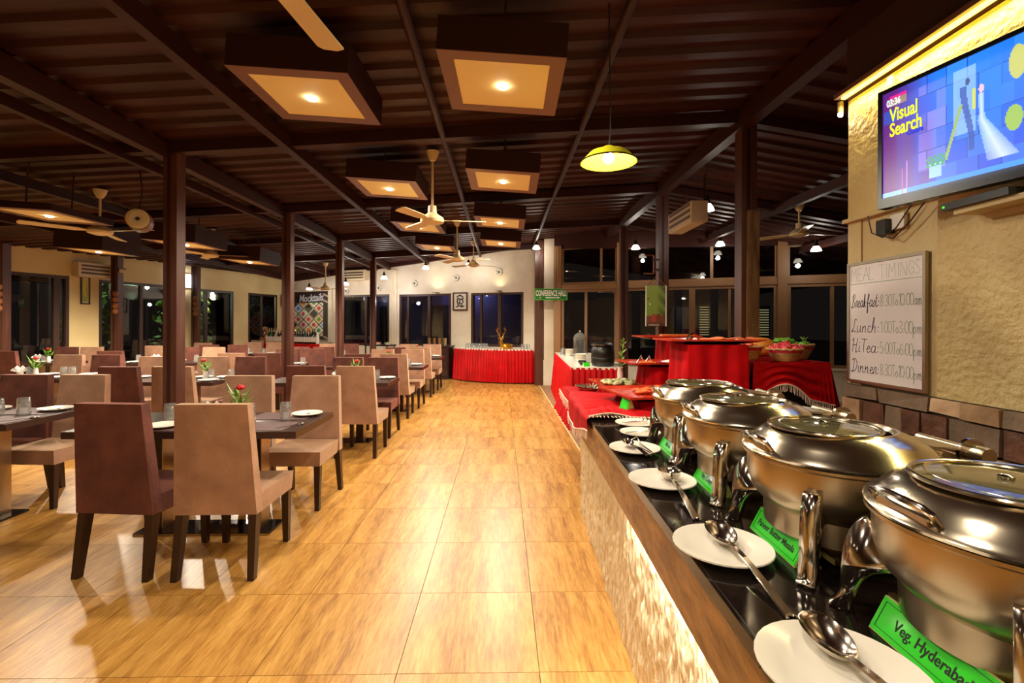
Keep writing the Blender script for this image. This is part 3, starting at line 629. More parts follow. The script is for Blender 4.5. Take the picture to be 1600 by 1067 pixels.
# ------------------------------------------------------------------ lettering strokes
GL = {
'0': [[(.3, 1), (.05, .8), (.05, .25), (.3, 0), (.55, .25), (.55, .8), (.3, 1)]], '1': [[(.15, .8), (.3, 1), (.3, 0)]], '3': [[(.05, .9), (.35, 1), (.5, .75), (.25, .52), (.55, .25), (.3, 0), (.05, .12)]],
'5': [[(.5, 1), (.1, 1), (.08, .58), (.4, .6), (.55, .3), (.3, 0), (.05, .1)]], '6': [[(.5, .95), (.2, .8), (.05, .3), (.3, 0), (.55, .25), (.3, .52), (.08, .35)]], '8': [[(.3, .52), (.08, .75), (.3, 1), (.52, .75), (.3, .52), (.05, .25), (.3, 0), (.55, .25), (.3, .52)]],
':': [[(.12, .42), (.14, .36)], [(.12, .12), (.14, .06)]], 'T': [[(.0, 1), (.6, 1)], [(.3, 1), (.3, 0)]], 'o': [[(.25, .5), (.05, .25), (.25, 0), (.45, .25), (.25, .5)]],
'a': [[(.45, .45), (.2, .5), (.05, .22), (.2, 0), (.42, .2), (.45, .5), (.45, .08), (.58, .02)]], 'm': [[(.05, .5), (.05, 0), (.08, .35), (.22, .5), (.28, .3), (.28, 0), (.3, .35), (.45, .5), (.52, .3), (.52, .02), (.62, .05)]],
'p': [[(.08, .5), (.05, -.4), (.08, .3), (.28, .5), (.45, .25), (.28, 0), (.08, .1)]], 'B': [[(-.1, .1), (.1, 0), (.25, .9), (.1, .8), (.35, 1.05), (.55, .85), (.28, .55), (.55, .3), (.35, 0), (.1, .1)]],
'r': [[(.0, .0), (.12, .45), (.3, .5), (.28, .1), (.42, .05)]], 'e': [[(.05, .22), (.35, .35), (.22, .5), (.05, .22), (.2, 0), (.42, .12)]], 'k': [[(.05, 0), (.2, .9), (.12, .9), (.06, 0), (.3, .45), (.14, .25), (.4, 0)]],
'f': [[(.0, .2), (.3, .85), (.2, 1), (.12, .7), (.08, -.4), (.2, -.3), (.12, .25), (.4, .3)]], 's': [[(.0, .05), (.25, .5), (.36, .2), (.2, 0), (.05, .05)]], 't': [[(.15, .9), (.1, .1), (.25, 0), (.35, .1)], [(0, .62), (.32, .64)]],
'L': [[(.5, .95), (.3, 1), (.22, .4), (.0, .02), (.2, .1), (.6, .0)]], 'u': [[(.05, .5), (.06, .1), (.2, 0), (.38, .2), (.4, .5), (.42, .08), (.55, .02)]], 'n': [[(.05, 0), (.08, .5), (.1, .3), (.3, .5), (.38, .35), (.38, .05), (.5, .02)]],
'c': [[(.4, .42), (.2, .5), (.05, .22), (.2, 0), (.42, .1)]], 'h': [[(.05, 0), (.15, 1.05), (.25, .95), (.08, .2), (.28, .5), (.4, .35), (.38, .05), (.5, .02)]], 'H': [[(.0, .85), (.15, 1), (.1, .0)], [(.55, 1.05), (.45, 0), (.6, .05)], [(.05, .5), (.5, .55)]],
'i': [[(.1, .5), (.1, .05), (.22, .02)], [(.12, .72), (.13, .76)]], 'D': [[(-.1, .1), (.15, 0), (.25, .95), (.0, .9), (.35, 1.05), (.65, .6), (.45, .1), (.1, .05)]],
'M': [[(0, 0), (0.05, 1), (.3, .4), (.55, 1), (.6, 0)]], 'E': [[(.5, 1), (.05, 1), (.05, 0), (.5, 0)], [(.05, .52), (.4, .52)]], 'A': [[(0, 0), (.3, 1), (.6, 0)], [(.12, .38), (.48, .38)]], 'l': [[(.05, 1), (.05, 0), (.5, 0)]],
'I': [[(.15, 1), (.15, 0)]], 'N': [[(0, 0), (.03, 1), (.5, 0), (.53, 1)]], 'G': [[(.55, .85), (.3, 1), (.05, .5), (.3, 0), (.55, .2), (.55, .48), (.32, .48)]], 'S': [[(.5, .88), (.25, 1), (.05, .75), (.5, .3), (.28, 0), (.0, .12)]]}
ADV = {':': .28, 'i': .28, 't': .4, 'r': .42, 'I': .36, '1': .42, ' ': .45, 'm': .7, 'B': .68, 'D': .76, 'M': .74, 'H': .7, 'o': .5, 's': .42, 'f': .42, 'e': .45, 'c': .45}
def smooth_pts(p, straight):
    if len(p) < 3 or straight: return p
    out = []
    for i in range(len(p)-1):
        a, b, c, d = (Vector(p[max(i-1, 0)]), Vector(p[i]), Vector(p[i+1]), Vector(p[min(i+2, len(p)-1)]))
        for k in range(5):
            t_ = k/5; out.append(tuple(0.5*((2*b) + (c-a)*t_ + (2*a-5*b+4*c-d)*t_*t_ + (3*b-a-3*c+d)*t_**3)))
    out.append(p[-1]); return out
def handwriting(txt, x, z, size, width, lw, m, name, parent, straight=False, slant=0.15, y=-0.001):
    total = sum(ADV.get(ch, .6) for ch in txt); sx = width/total; b = B(); cx = x
    for ch in txt:
        for st in GL.get(ch, []):
            pts = [(cx + (px + slant*pz)*sx, z + pz*size) for px, pz in smooth_pts(st, straight)]
            for i in range(len(pts)-1):
                p, q = Vector(pts[i]), Vector(pts[i+1]); d = q-p
                if d.length < 1e-6: continue
                d.normalize(); n = Vector((-d.y, d.x))*lw/2; p = p-d*lw*0.3; q = q+d*lw*0.3
                b.bm.faces.new([b.bm.verts.new((k.x, y, k.y)) for k in (p-n, q-n, q+n, p+n)])
        cx += ADV.get(ch, .6)*sx
    return b.build(name, m, parent, recalc=False)

# ------------------------------------------------------------------ whiteboard: local x runs towards the camera, face looks towards -X
wb = thing('whiteboard', 'white marker board with handwritten meal timings on the textured wall', 'whiteboard', (WX-0.012, 3.20, 1.075), -PI/2)
BW, BH = 0.60, 0.80
B().box(0.004, -0.012, 0.004, BW-0.004, -0.0015, BH-0.004).build('board', M_wboard, wb)
f = B(); f.box(0, -0.02, 0, 0.018, 0.0, BH); f.box(BW-0.018, -0.02, 0, BW, 0, BH); f.box(0.018, -0.02, 0, BW-0.018, 0, 0.018); f.box(0.018, -0.02, BH-0.018, BW-0.018, 0, BH); f.build('board_frame', M_alu, wb)
yb = -0.0128
handwriting('MEAl TIMINGS', 0.03, 0.675, 0.085, 0.54, 0.0022, M_markerg, 'heading', wb, True, 0, yb)
B().box(0.02, -0.0132, 0.655, BW-0.02, -0.0125, 0.658).build('rule_line', M_markerg, wb)
for txt, num, z in (('Breakfast:', '8:30To10:00am', 0.50), ('Lunch:', '1:00To3:00pm', 0.335), ('HiTea:', '5:00To6:00pm', 0.205), ('Dinner:', '8:30To10:00pm', 0.07)):
    handwriting(txt, 0.035, z, 0.085, 0.235, 0.0045, M_marker, 'meal_name', wb, False, 0.12, yb)
    handwriting(num, 0.275, z, 0.07, 0.30, 0.0026, M_markerg, 'meal_hours', wb, False, 0.02, yb)

# ------------------------------------------------------------------ television
tvd = Vector((2.27-2.109, 2.0-2.6)); tva = math.atan2(tvd.y, tvd.x)
tv = thing('television', 'wall television on a bracket showing a blue and violet picture', 'television', (2.105, 2.6, 2.10), tva)
TW, TH = 1.12, 0.65
B().box(0, 0.0, 0, TW, 0.05, TH).bevel(0.008, 2).build('casing', M_blackgloss, tv, True)
f = B(); f.box(0, -0.012, 0, 0.022, 0.001, TH); f.box(TW-0.022, -0.012, 0, TW, 0.001, TH); f.box(0.022, -0.012, 0, TW-0.022, 0.001, 0.055); f.box(0.022, -0.012, TH-0.022, TW-0.022, 0.001, TH); f.build('bezel', mat('tv_bezel', (16, 13, 15), 0.35), tv)
SW, SH = TW-0.044, TH-0.077
def block(u, v):
    i, j = math.floor(u*7 + (0.5 if math.floor(v*6) % 2 else 0)), math.floor(v*6); return (i*7919 + j*104729) % 97 / 97.0
def scr(u, v):
    u = u/0.56
    if u > 1: u = 2-u
    e = ((u*7 + (0.5 if math.floor(v*6) % 2 else 0)) % 1 < 0.03) or ((v*6) % 1 < 0.035)
    c = mix((40, 60, 190), (20, 110, 240), v)
    q = block(u, v); c = mix(c, (80, 160, 255), q*0.45)
    if u < 0.42: c = mix((90, 30, 120), c, max(0, (u-0.1)/0.32)); c = mix(c, (130, 20, 140), 0.3*(1-v))
    if u < 0.42 and v < 0.6: c = mix(c, (110, 30, 110), 0.5*math.sin(u*22)**2)
    if 0.30 < u < 0.50 and 0.15 < v < 0.92 and u > 0.24: c = mix(c, (150, 130, 220), 0.55*q+0.15)
    if e and u > 0.3: c = mix(c, (20, 40, 120), 0.6)
    if 0.55 < u < 0.70 and 0.38 < v < 0.92: c = mix(c, (190, 214, 250), 0.55)
    if 0.72 < u < 0.86 and v > 0.3: c = mix(c, (30, 120, 230), 0.5)
    # pale figure in a long white dress, blurred
    d = math.hypot((u-0.735)/0.018, (v-0.70)/0.035)
    if d < 1: c = (220, 180, 190)
    cx = 0.735 + 0.02*(0.6-v); wd = 0.018 + max(0, 0.5-v)*0.19
    if 0.10 < v < 0.66 and abs(u-cx-0.35*max(0, .45-v)) < wd: c = mix(c, (226, 232, 255), 0.85*(1-abs(u-cx-0.35*max(0, .45-v))/wd*0.5))
    # dark figure beside
    if math.hypot((u-0.645)/0.016, (v-0.80)/0.032) < 1: c = (60, 70, 110)
    if 0.22 < v < 0.77 and abs(u-0.645-0.03*math.sin(v*6)) < 0.016+0.008*v: c = mix(c, (40, 60, 130), 0.7)
    if abs(u-0.585-(0.55-v)*-0.25) < 0.012 and 0.2 < v < 0.62: c = (150, 170, 60)
    if abs(u-0.69) < 0.012 and 0.55 < v < 0.72: c = (200, 200, 40)
    if u > 0.90 and math.hypot((u-0.95)/.05, (v-0.8)/.13) < 1: c = (190, 190, 80)
    if u > 0.86 and math.hypot((u-0.93)/.05, (v-0.38)/.1) < 1: c = (150, 180, 50)
    if 0.38 < u < 0.47 and 0.08 < v < 0.2: c = (150, 190, 235)
    if 0.36 < u < 0.50 and 0.18 < v < 0.27 and math.sin(u*160)*math.cos(v*130) > -0.2: c = (40, 150, 70)
    if v < 0.05: c = mix((40, 130, 255), (200, 220, 255), 0.6 if u < 0.2 else 0.1)
    if 0.165 < u < 0.172 and v < 0.24: c = (230, 60, 130)
    if 0.20 < u < 0.207 and v < 0.30: c = (190, 130, 250)
    if 0.06 < u < 0.2 and 0.90 < v < 0.955: c = (214, 30, 130)
    if 0.055 < u < 0.2 and 0.855 < v < 0.92: c = (150, 120, 90)
    if 0.01 < u < 0.12 and 0.70 < v < 0.82: c = mix(c, (40, 90, 190), 0.7)
    return c
sc = paint('screen', SW, SH, 240, 130, scr, M_screen, tv); sc.location = (0.022, -0.004, 0.055)
M_txY = emitter('screen_text_yellow', (226, 240, 30), 1.6); M_txW = emitter('screen_text_white', (240, 240, 255), 1.3); M_txB = emitter('screen_text_violet', (70, 80, 220), 0.9)
def scr_text(s, u, v, size, m, sx=1.0, off=0.002):
    o = text_mesh(s, size, 'screen_text', m, sc, 0.0002, 0, off, sx=sx); o.location = (u*SW, -0.0025, v*SH); o.rotation_euler = (PI/2, 0, 0)
scr_text('Visual', 0.035, 0.71, 0.102, M_txY, 0.58, .0018); scr_text('Search', 0.035, 0.57, 0.102, M_txY, 0.58, .0018); scr_text('Camera', 0.115, 0.53, 0.035, M_txB, .7); scr_text('03:36', 0.02, 0.862, 0.052, M_txW, .62, .0012)
lamp('screen_glow', 'AREA', (TW/2, -0.05, TH/2), 4, (.35, .5, 1), rot=(R(90), 0, 0), sx=1.0, sy=0.55, parent=tv)
B().box(0.35, 0.05, 0.15, 0.75, 0.10, 0.5).build('mount_plate', M_blackmat, tv); B().box(0.52, 0.10, 0.27, 0.60, 0.16, 0.36).build('mount_arm', M_blackmat, tv)
t = thing('set_top_box', 'slim black set-top box with a green light on a ledge below the television', 'set-top box', (WX-0.02, 2.15, 2.032), -PI/2)
B().box(-0.2, -0.16, 0, 0.12, -0.02, 0.035).bevel(0.004, 1).build('casing', M_blackmat, t); B().box(-0.19, -0.162, 0.012, -0.18, -0.1601, 0.02).build('led', emitter('green_led', (60, 240, 40), 3), t)
t2 = thing('glass_shelf', 'pale wall shelf carrying the set-top box', 'shelf', (WX-0.0125, 2.15, 2.006), -PI/2)
B().box(-0.16, -0.14, 0, 0.6, 0.0, 0.025).build('board', M_smooth, t2); B().box(-0.1, -0.02, -0.03, 0.5, 0, 0.0).build('bracket_rail', M_smooth, t2)
t = thing('power_socket', 'black plug and looped cables under the far corner of the television', 'power socket', (WX-0.0125, 2.86, 2.035), -PI/2)
B().box(0.02, -0.02, 0.0, 0.12, 0, 0.09).build('socket_plate', M_plate, t); B().box(-0.04, -0.06, -0.02, 0.03, 0, 0.07).build('plug', M_blackmat, t)
B().tube([(-0.08, -0.08, 0.11), (-0.06, -0.07, 0.0), (0.0, -0.05, -0.04), (0.1, -0.05, 0.0), (0.22, -0.06, 0.11)], 0.004, 6).tube([(-0.02, -0.06, -0.02), (0.08, -0.05, -0.06), (0.2, -0.05, 0.02), (0.32, -0.06, 0.12)], 0.004, 6).build('cable', M_blackmat, t)

# ------------------------------------------------------------------ conference hall sign, banner, bracket
sg = thing('hanging_sign', 'green sign with white capitals pointing right to the conference hall', 'sign', (0.765, 11.0, 2.035), 0)
B().box(0, 0, 0, 0.76, 0.02, 0.265).build('board', M_signgreen, sg)
f = B(); f.box(0, -0.006, 0, 0.76, 0.0, 0.014); f.box(0, -0.006, 0.251, 0.76, 0, 0.265); f.box(0, -0.006, 0.014, 0.014, 0, 0.251); f.box(0.746, -0.006, 0.014, 0.76, 0, 0.251); f.build('border', M_signrim, sg)
tx = text_mesh('CONFERENCE HALL', 0.185, 'lettering', M_signwhite, sg, 0.001, 0, 0.004, 'CENTER', sx=0.425); tx.location = (0.38, -0.003, 0.100); tx.rotation_euler = (PI/2, 0, 0)
B().prism([(0.25, 0.052), (0.26, 0.044), (0.53, 0.048), (0.53, 0.034), (0.59, 0.056), (0.53, 0.078), (0.53, 0.064), (0.26, 0.068)], -0.003, 0.0, lambda a, b, h: (a, h, b)).build('arrow', M_signwhite, sg)
B().ball((0.14, -0.002, 0.056), 0.018, (1.3, .1, .8), 8).build('emblem', M_gold, sg)
B().tube([(0.1, 0.01, 0.265), (0.1, 0.01, 1.3)], 0.004, 6).tube([(0.5, 0.01, 0.265), (0.5, 0.01, 1.3)], 0.004, 6).build('hanging_wire', M_beam, sg)
def banner_fn(u, v):
    c = mix((120, 150, 50), (150, 170, 80), v)
    if u > 0.55: c = mix(c, (70, 80, 40), min(1, (u-0.5)*2.0*(0.6+0.4*math.sin(v*20+u*9))))
    if v < 0.25: c = mix(c, (120, 50, 50), 0.75)
    if math.hypot((u-0.4)/0.16, (v-0.2)/0.1) < 1: c = (176, 70, 60)
    if math.hypot((u-0.65)/0.14, (v-0.22)/0.09) < 1: c = (130, 60, 40)
    if v < 0.07: c = (90, 52, 40)
    if abs(u-0.2) < 0.03 and abs(v-0.55) < 0.03: c = (230, 230, 210)
    if abs(u-0.12) < 0.06 and abs(v-0.68) < 0.012: c = (70, 96, 30)
    if 0.1 < u < 0.7 and abs(v-0.035) < 0.012 and math.sin(u*90) > 0: c = (220, 200, 180)
    return c
bn = thing('hanging_banner', 'small green food poster hanging from the second right column', 'poster', (2.13, 6.95, 1.44), R(-4))
B().box(0, 0.0, 0, 0.30, 0.03, 0.60).build('canvas', M_napkin, bn); p = paint('print', 0.28, 0.60, 30, 56, banner_fn, M_print, bn); p.location = (0.0, -0.001, 0.0)
B().tube([(0.02, 0.01, 0.60), (0.15, 0.01, 0.74), (0.28, 0.01, 0.60)], 0.004, 6).build('hanging_cord', M_copper, bn)
B().tube([(0.15, 0.01, 0.74), (0.15, 0.05, 0.82), (0.22, 0.1, 0.82), (0.27, 0.25, 0.82)], 0.006, 6).build('hook_arm', M_copper, bn)
t = thing('pipe_bracket', 'copper coloured bracket shaped pipe on the second right column', 'pipe', (2.16, 7.16, 2.24))
B().tube([(0, 0, 0.28), (0.14, 0, 0.28), (0.15, 0, 0.27), (0.15, 0, 0.01), (0.14, 0, 0), (0, 0, 0)], 0.010, 8).build('pipe', M_copper, t, True)
B().box(0.13, -0.012, 0.05, 0.235, 0.012, 0.075).build('clamp', M_beam, t); B().box(0.13, -0.012, 0.2, 0.235, 0.012, 0.225).build('clamp', M_beam, t)

# ------------------------------------------------------------------ mocktail board, bar counter, bottles
def board_fn(u, v):
    c = (44, 30, 26)
    uu = u*1.0; n = 4.0; vv = v*1.5
    if 0.06 < v < 0.76:
        a = (uu*n*0.97 + (vv-0.1)*n*0.72); b_ = (uu*n*0.97 - (vv-0.1)*n*0.72)
        fa, fb_ = a % 1, b_ % 1; ia, ib = math.floor(a), math.floor(b_); k = (ia*31 + ib*17) % 11
        if u < 0.04 or u > 0.88: return c
        if k in (3, 8): return (214, 204, 190) if min(fa, fb_, 1-fa, 1-fb_) < 0.06 else (52, 38, 34)
        base = [(230, 214, 196), (214, 190, 176), (226, 206, 166), (0, 0, 0), (196, 206, 226), (220, 176, 160), (232, 222, 200), (206, 190, 190), (0, 0, 0), (226, 196, 150), (210, 216, 196)][k]
        core = [(214, 30, 40), (196, 50, 40), (226, 110, 40), (0, 0, 0), (80, 130, 220), (190, 20, 60), (60, 160, 90), (200, 40, 50), (0, 0, 0), (90, 150, 60), (220, 60, 90)][k]
        d = math.hypot(fa-0.5, fb_-0.5)
        if min(fa, fb_, 1-fa, 1-fb_) < 0.05: return (44, 30, 26)
        return core if d < 0.24 else base
    if u > 0.88 and math.sin(v*50+u*20) > 0.55: return (170, 150, 140)
    return c
mb = thing('mocktail_board', 'dark menu board of cocktail photos in diamonds headed Mocktails', 'menu board', (FO[0]+math.cos(FA)*-7.45, FO[1]+math.sin(FA)*-7.45, 1.0), FA)
B().box(0, -0.05, 0, 1.64, -0.002, 1.49).build('board', M_blackmat, mb); p = paint('print', 1.64, 1.49, 96, 84, board_fn, M_print, mb); p.location = (0, -0.052, 0)
f = B(); f.box(1.64, -0.07, -0.1, 1.78, -0.002, 1.56); f.box(0.0, -0.07, 1.49, 1.64, -0.002, 1.56); f.build('white_surround', M_white, mb)
tx = text_mesh('Mocktails', 0.33, 'lettering', mat('board_lettering', (206, 204, 222), 0.4), mb, 0.004, 0.25, 0.004, 'CENTER', sx=0.78); tx.location = (0.95, -0.06, 1.18); tx.rotation_euler = (PI/2, R(-3), 0)
t = thing('bar_shelf', 'small dark rack with pale bars at the left of the mocktail board', 'rack', (FO[0]+math.cos(FA)*-7.3, FO[1]+math.sin(FA)*-7.3, 2.05), FA)
B().box(-0.12, -0.30, 0, 0.22, -0.06, 0.36).build('body', M_leg, t)
for k in range(3): B().box(-0.1, -0.31, 0.05+k*0.1, 0.2, -0.301, 0.07+k*0.1).build('bar', M_alu, t)
def skirt_obj(name, path, zt, zb, parent, amp=0.02, per=0.06, m=None, flare=0.03, step=0.012):
    pts = []
    for (a, b_) in zip(path[:-1], path[1:]):
        a, b_ = Vector(a), Vector(b_); n_ = max(2, int((b_-a).length/step))
        pts += [(a.lerp(b_, i/n_), (b_-a).normalized()) for i in range(n_)]
    pts.append((Vector(path[-1]), (Vector(path[-1])-Vector(path[-2])).normalized()))
    b = B(); nz = 7; dist = 0; prev = pts[0][0]; cols = []
    for p_, d_ in pts:
        dist += (p_-prev).length; prev = p_; nrm = Vector((d_.y, -d_.x))
        ph = math.sin(dist/per*2*PI) + 0.5*math.sin(dist/per*2*PI*0.37+1.3)
        col = []
        for k in range(nz+1):
            t_ = k/nz; off = amp*ph*(0.25+0.75*t_) + flare*t_
            z = zt + (zb-zt)*t_
            col.append(b.bm.verts.new((p_.x+nrm.x*off, p_.y+nrm.y*off, z)))
        cols.append(col)
    for c0, c1 in zip(cols[:-1], cols[1:]):
        for k in range(nz): b.bm.faces.new((c0[k], c1[k], c1[k+1], c0[k+1]))
    return b.build(name, m or M_red, parent, 'all', recalc=False)
bar = thing('bar_table', 'bar table under a red pleated skirt below the mocktail board', 'table', (-6.1, 13.95, 0), FA)
B().box(-1.2, -0.3, 0.86, 1.15, 0.28, 0.90).build('tabletop', M_red, bar)
skirt_obj('skirt', [(-1.2, 0.24), (-1.2, -0.3), (1.15, -0.3), (1.15, 0.24)], 0.86, 0.03, bar)
for sx, sy in ((-1.2, -.22), (1.05, -.22), (-1.2, .22), (1.05, .22)): B().cbox((sx, sy, .43), (.05, .05, .86)).build('leg', M_leg, bar)
M_bg = [mat('bottle_dark', (34, 24, 20), 0.12), mat('bottle_clear', (214, 214, 206), 0.1), mat('bottle_green', (40, 150, 60), 0.12), mat('bottle_cream', (226, 204, 160), 0.3)]
M_lbl = mat('bottle_label', (232, 226, 214), 0.6)
def bottle(mm):
    o = thing('syrup_bottle', '', 'bottle', (0, 0, 0))
    B().lathe([(0, 0), (0.038, 0), (0.04, 0.01), (0.04, 0.17), (0.03, 0.20), (0.014, 0.225), (0.013, 0.27), (0, 0.27)], n=12).build('bottle_body', mm, o, True)
    B().lathe([(0.0405, 0.04), (0.0412, 0.045), (0.0412, 0.145), (0.0405, 0.15)], n=12).build('label_band', M_lbl, o, True)
    B().lathe([(0.015, 0.262), (0.016, 0.29), (0.006, 0.30), (0.005, 0.345), (0, 0.345)], n=8).build('pourer', M_chrome, o, True)
    return o
ca, sa = math.cos(FA), math.sin(FA)
proto = {}
seq = [1, 0, 2, 0, 3] + [0]*12 + [0, 0, 0, 0, 1]
for k, ci in enumerate(seq):
    s = -0.95 + k*0.092; lx = -6.1 + ca*s + sa*0.05; ly = 13.95 + sa*s - ca*0.05
    if ci not in proto: o = proto[ci] = bottle(M_bg[ci]); o.location = (lx, ly, 0.90)
    else: o = dup(proto[ci], (lx, ly, 0.90))
    o.scale = (1.2, 1.2, 1.3); o['group'] = 'bottles in a row on the bar table'
    o['label'] = {1: 'clear bottle at the %s end of the bar row' % ('left' if k == 0 else 'right'), 2: 'green bottle on the bar table', 3: 'cream bottle on the bar table'}.get(ci, 'dark bottle with white label, %s from the left in the bar row' % ['first', 'second', 'third', 'fourth', 'fifth', 'sixth', 'seventh', 'eighth', 'ninth', 'tenth', 'eleventh', 'twelfth', 'thirteenth', 'fourteenth', 'fifteenth', 'sixteenth', 'seventeenth', 'eighteenth', 'nineteenth', 'twentieth', 'twenty-first', 'twenty-second', 'twenty-third'][k])
t = thing('carved_figure', 'stacked carved wooden figure at the left end of the bar', 'ornament', (-7.08, 14.32, 0.90), FA)
B().box(-0.10, -0.09, 0, 0.10, 0.09, 0.17).bevel(0.01, 2).build('lower_block', M_wood, t); B().ball((0.06, 0, 0.25), 0.085, n=12).build('head', M_wood, t, 'all'); B().ball((0.02, 0, 0.40), 0.07, (1, 1, 1.2), 12).build('upper_head', M_wood, t, 'all')
t = thing('salad_stand', 'small dark service stand with red and green dishes behind the far chairs', 'service stand', (-3.35, 13.3, 0), FA)
B().box(-0.45, -0.2, 0.86, 0.35, 0.2, 0.90).build('top', M_leg, t); B().box(-0.42, -0.17, 0.3, 0.32, 0.17, 0.33).build('shelf', M_leg, t)
for sx in (-.42, .30):
    for sy in (-.16, .16): B().cbox((sx, sy, 0.43), (.03, .03, .86)).build('leg', M_leg, t)
for lb, x, mm in (('red dish on the far service stand', -3.5, M_tomato), ('green dish on the far service stand', -3.15, M_leaf)):
    o = thing('serving_dish', lb, 'dish', (x, 13.33-(x+3.35)*0.42, 0.90), FA); B().lathe([(0, 0), (0.09, 0), (0.13, 0.05), (0.12, 0.05), (0.085, 0.01), (0, 0.01)], n=18, sy=.7).build('dish', M_plate, o, True); B().ball((0, 0, 0.03), 0.11, (1, .65, .35), 12).build('food', mm, o, 'all')

# ------------------------------------------------------------------ dining chairs
def make_chair():
    o = thing('dining_chair', 'x', 'chair')
    B().hexa([(-.232, -.27, .365), (.232, -.27, .365), (.232, -.195, .365), (-.232, -.195, .365), (-.20, -.315, 1.0), (.20, -.315, 1.0), (.20, -.255, 1.0), (-.20, -.255, 1.0)]).bevel(.027, 4).build('backrest', M_velvet_lit, o, True)
    B().hexa([(-.215, -.195, .35), (.215, -.195, .35), (.222, .225, .35), (-.222, .225, .35), (-.222, -.195, .462), (.222, -.195, .462), (.228, .235, .462), (-.228, .235, .462)]).bevel(.024, 3).build('seat', M_velvet_lit, o, True)
    for s in (-1, 1):
        x = .197*s
        B().hexa([(x-.017, .185, 0), (x+.017, .185, 0), (x+.017, .219, 0), (x-.017, .219, 0), (x-.024, .172, .352), (x+.024, .172, .352), (x+.024, .22, .352), (x-.024, .22, .352)]).bevel(.004, 1).build('leg', M_leg, o)
        x = .212*s; x2 = .203*s
        B().hexa([(x-.018, -.302, 0), (x+.018, -.302, 0), (x+.018, -.262, 0), (x-.018, -.262, 0), (x2-.023, -.265, .367), (x2+.023, -.265, .367), (x2+.023, -.205, .367), (x2-.023, -.205, .367)]).bevel(.004, 1).build('leg', M_leg, o)
    return o
chair0 = make_chair(); used = [False]
def chair(x, y, rz, dark, label):
    if not used[0]: used[0] = True; o = chair0; o.location = (x, y, 0); o.rotation_euler = (0, 0, rz); o['label'] = label
    else: o = dup(chair0, (x, y, 0), rz, label)
    o['group'] = 'velvet dining chairs'
    if dark: remat(o, M_velvet_lit, M_velvet_shaded)  # chairs with the nap turned from the light get the shaded colour
    return o

# ------------------------------------------------------------------ tableware prototypes
def tumbler():
    o = thing('glass_tumbler', 'x', 'glass')
    B().lathe([(0.041, 0.0), (0.043, 0.001), (0.036, 0.122), (0.033, 0.126), (0, 0.126), (0, 0.108), (0.032, 0.106), (0.0395, 0.001), (0.041, 0.0)], n=16).build('glass_body', M_tumbler, o, True); return o
def plate(r=0.11):
    o = thing('plate', 'x', 'plate')
    B().lathe([(0, 0), (r*.55, 0), (r*.62, 0.004), (r*.98, 0.016), (r, 0.018), (r*.99, 0.021), (r*.66, 0.011), (r*.58, 0.007), (0, 0.006)], n=32).build('plate_body', M_plate, o, True); return o
def spoon(L_=0.19):
    o = thing('spoon', 'x', 'cutlery')
    B().ball((0, L_*.42, 0.006), 0.02, (1, 1.5, .28), 12).build('bowl', M_chrome, o, 'all')
    B().hexa([(-.003, -L_*.5, .001), (.003, -L_*.5, .001), (.002, L_*.3, .004), (-.002, L_*.3, .004), (-.005, -L_*.5, .004), (.005, -L_*.5, .004), (.003, L_*.3, .007), (-.003, L_*.3, .007)]).build('handle', M_chrome, o); return o
def napkin_holder():
    o = thing('folded_napkins', 'x', 'napkin')
    B().lathe([(0, 0), (0.03, 0), (0.034, 0.06), (0.03, 0.06), (0.026, 0.005), (0, 0.005)], n=12).build('cup', M_plate, o, True)
    for k, a in enumerate((-1.0, -0.35, 0.35, 1.0)):
        c = Vector((math.sin(a)*0.085, 0.0, 0.05+math.cos(a)*0.085)); w = 0.024
        b = B(); p = [Vector((0, -.015, .045)), Vector((0, .015, .045)), c+Vector((w, .012, -.02)), c+Vector((0, 0, .012)), c+Vector((-w, -.012, -.02))]
        vs = [b.bm.verts.new(q) for q in p]; b.bm.faces.new((vs[0], vs[1], vs[2], vs[3])); b.bm.faces.new((vs[0], vs[3], vs[4])); b.build('napkin_leaf', M_napkin, o)
    return o
def rose_vase(h=0.16, lean=0.02):
    o = thing('rose_vase', 'x', 'flower vase')
    B().lathe([(0, 0), (0.028, 0), (0.032, 0.03), (0.024, 0.09), (0.028, 0.10), (0.024, 0.10), (0.02, 0.08), (0, 0.02)], n=14).build('vase', M_plate, o, True)
    B().tube([(0, 0, 0.05), (lean*.5, 0, 0.05+h*.6), (lean, 0, 0.06+h)], 0.003, 6).build('stem', M_leaf, o)
    b = B()
    for rr_, zz_, a0 in ((.028, 0, 0), (.022, .008, .5), (.014, .014, 1.1)):
        for k in range(5):
            a = a0+k*2*PI/5; b.ball((lean+rr_*.5*math.cos(a), rr_*.5*math.sin(a), .072+h+zz_), rr_*.62, (1, 1, .9), 8)
    b.build('rose_bloom', M_rose, o, 'all')
    for k in range(12):
        a = k*2.4; r_ = 0.045+0.01*(k % 3); z = 0.09+0.011*k; c = Vector((math.cos(a)*r_, math.sin(a)*r_, z+.02)); n_ = Vector((-math.sin(a), math.cos(a), 0))*0.016
        b = B(); v = [b.bm.verts.new(q) for q in (Vector((0, 0, z-.02)), c*0.75+n_+Vector((0, 0, .02)), c+Vector((math.cos(a)*.03, math.sin(a)*.03, .045)), c*0.75-n_+Vector((0, 0, .02)))]; b.bm.faces.new(v); b.build('leaf', M_leaf, o, recalc=False)
    return o
PROTO = {}
def put(kind, mk, loc, rz, label, group):
    if kind not in PROTO: o = PROTO[kind] = mk(); o.location = loc; o.rotation_euler = (0, 0, rz); o['label'] = label
    else: o = dup(PROTO[kind], loc, rz, label)
    o['group'] = group; return o

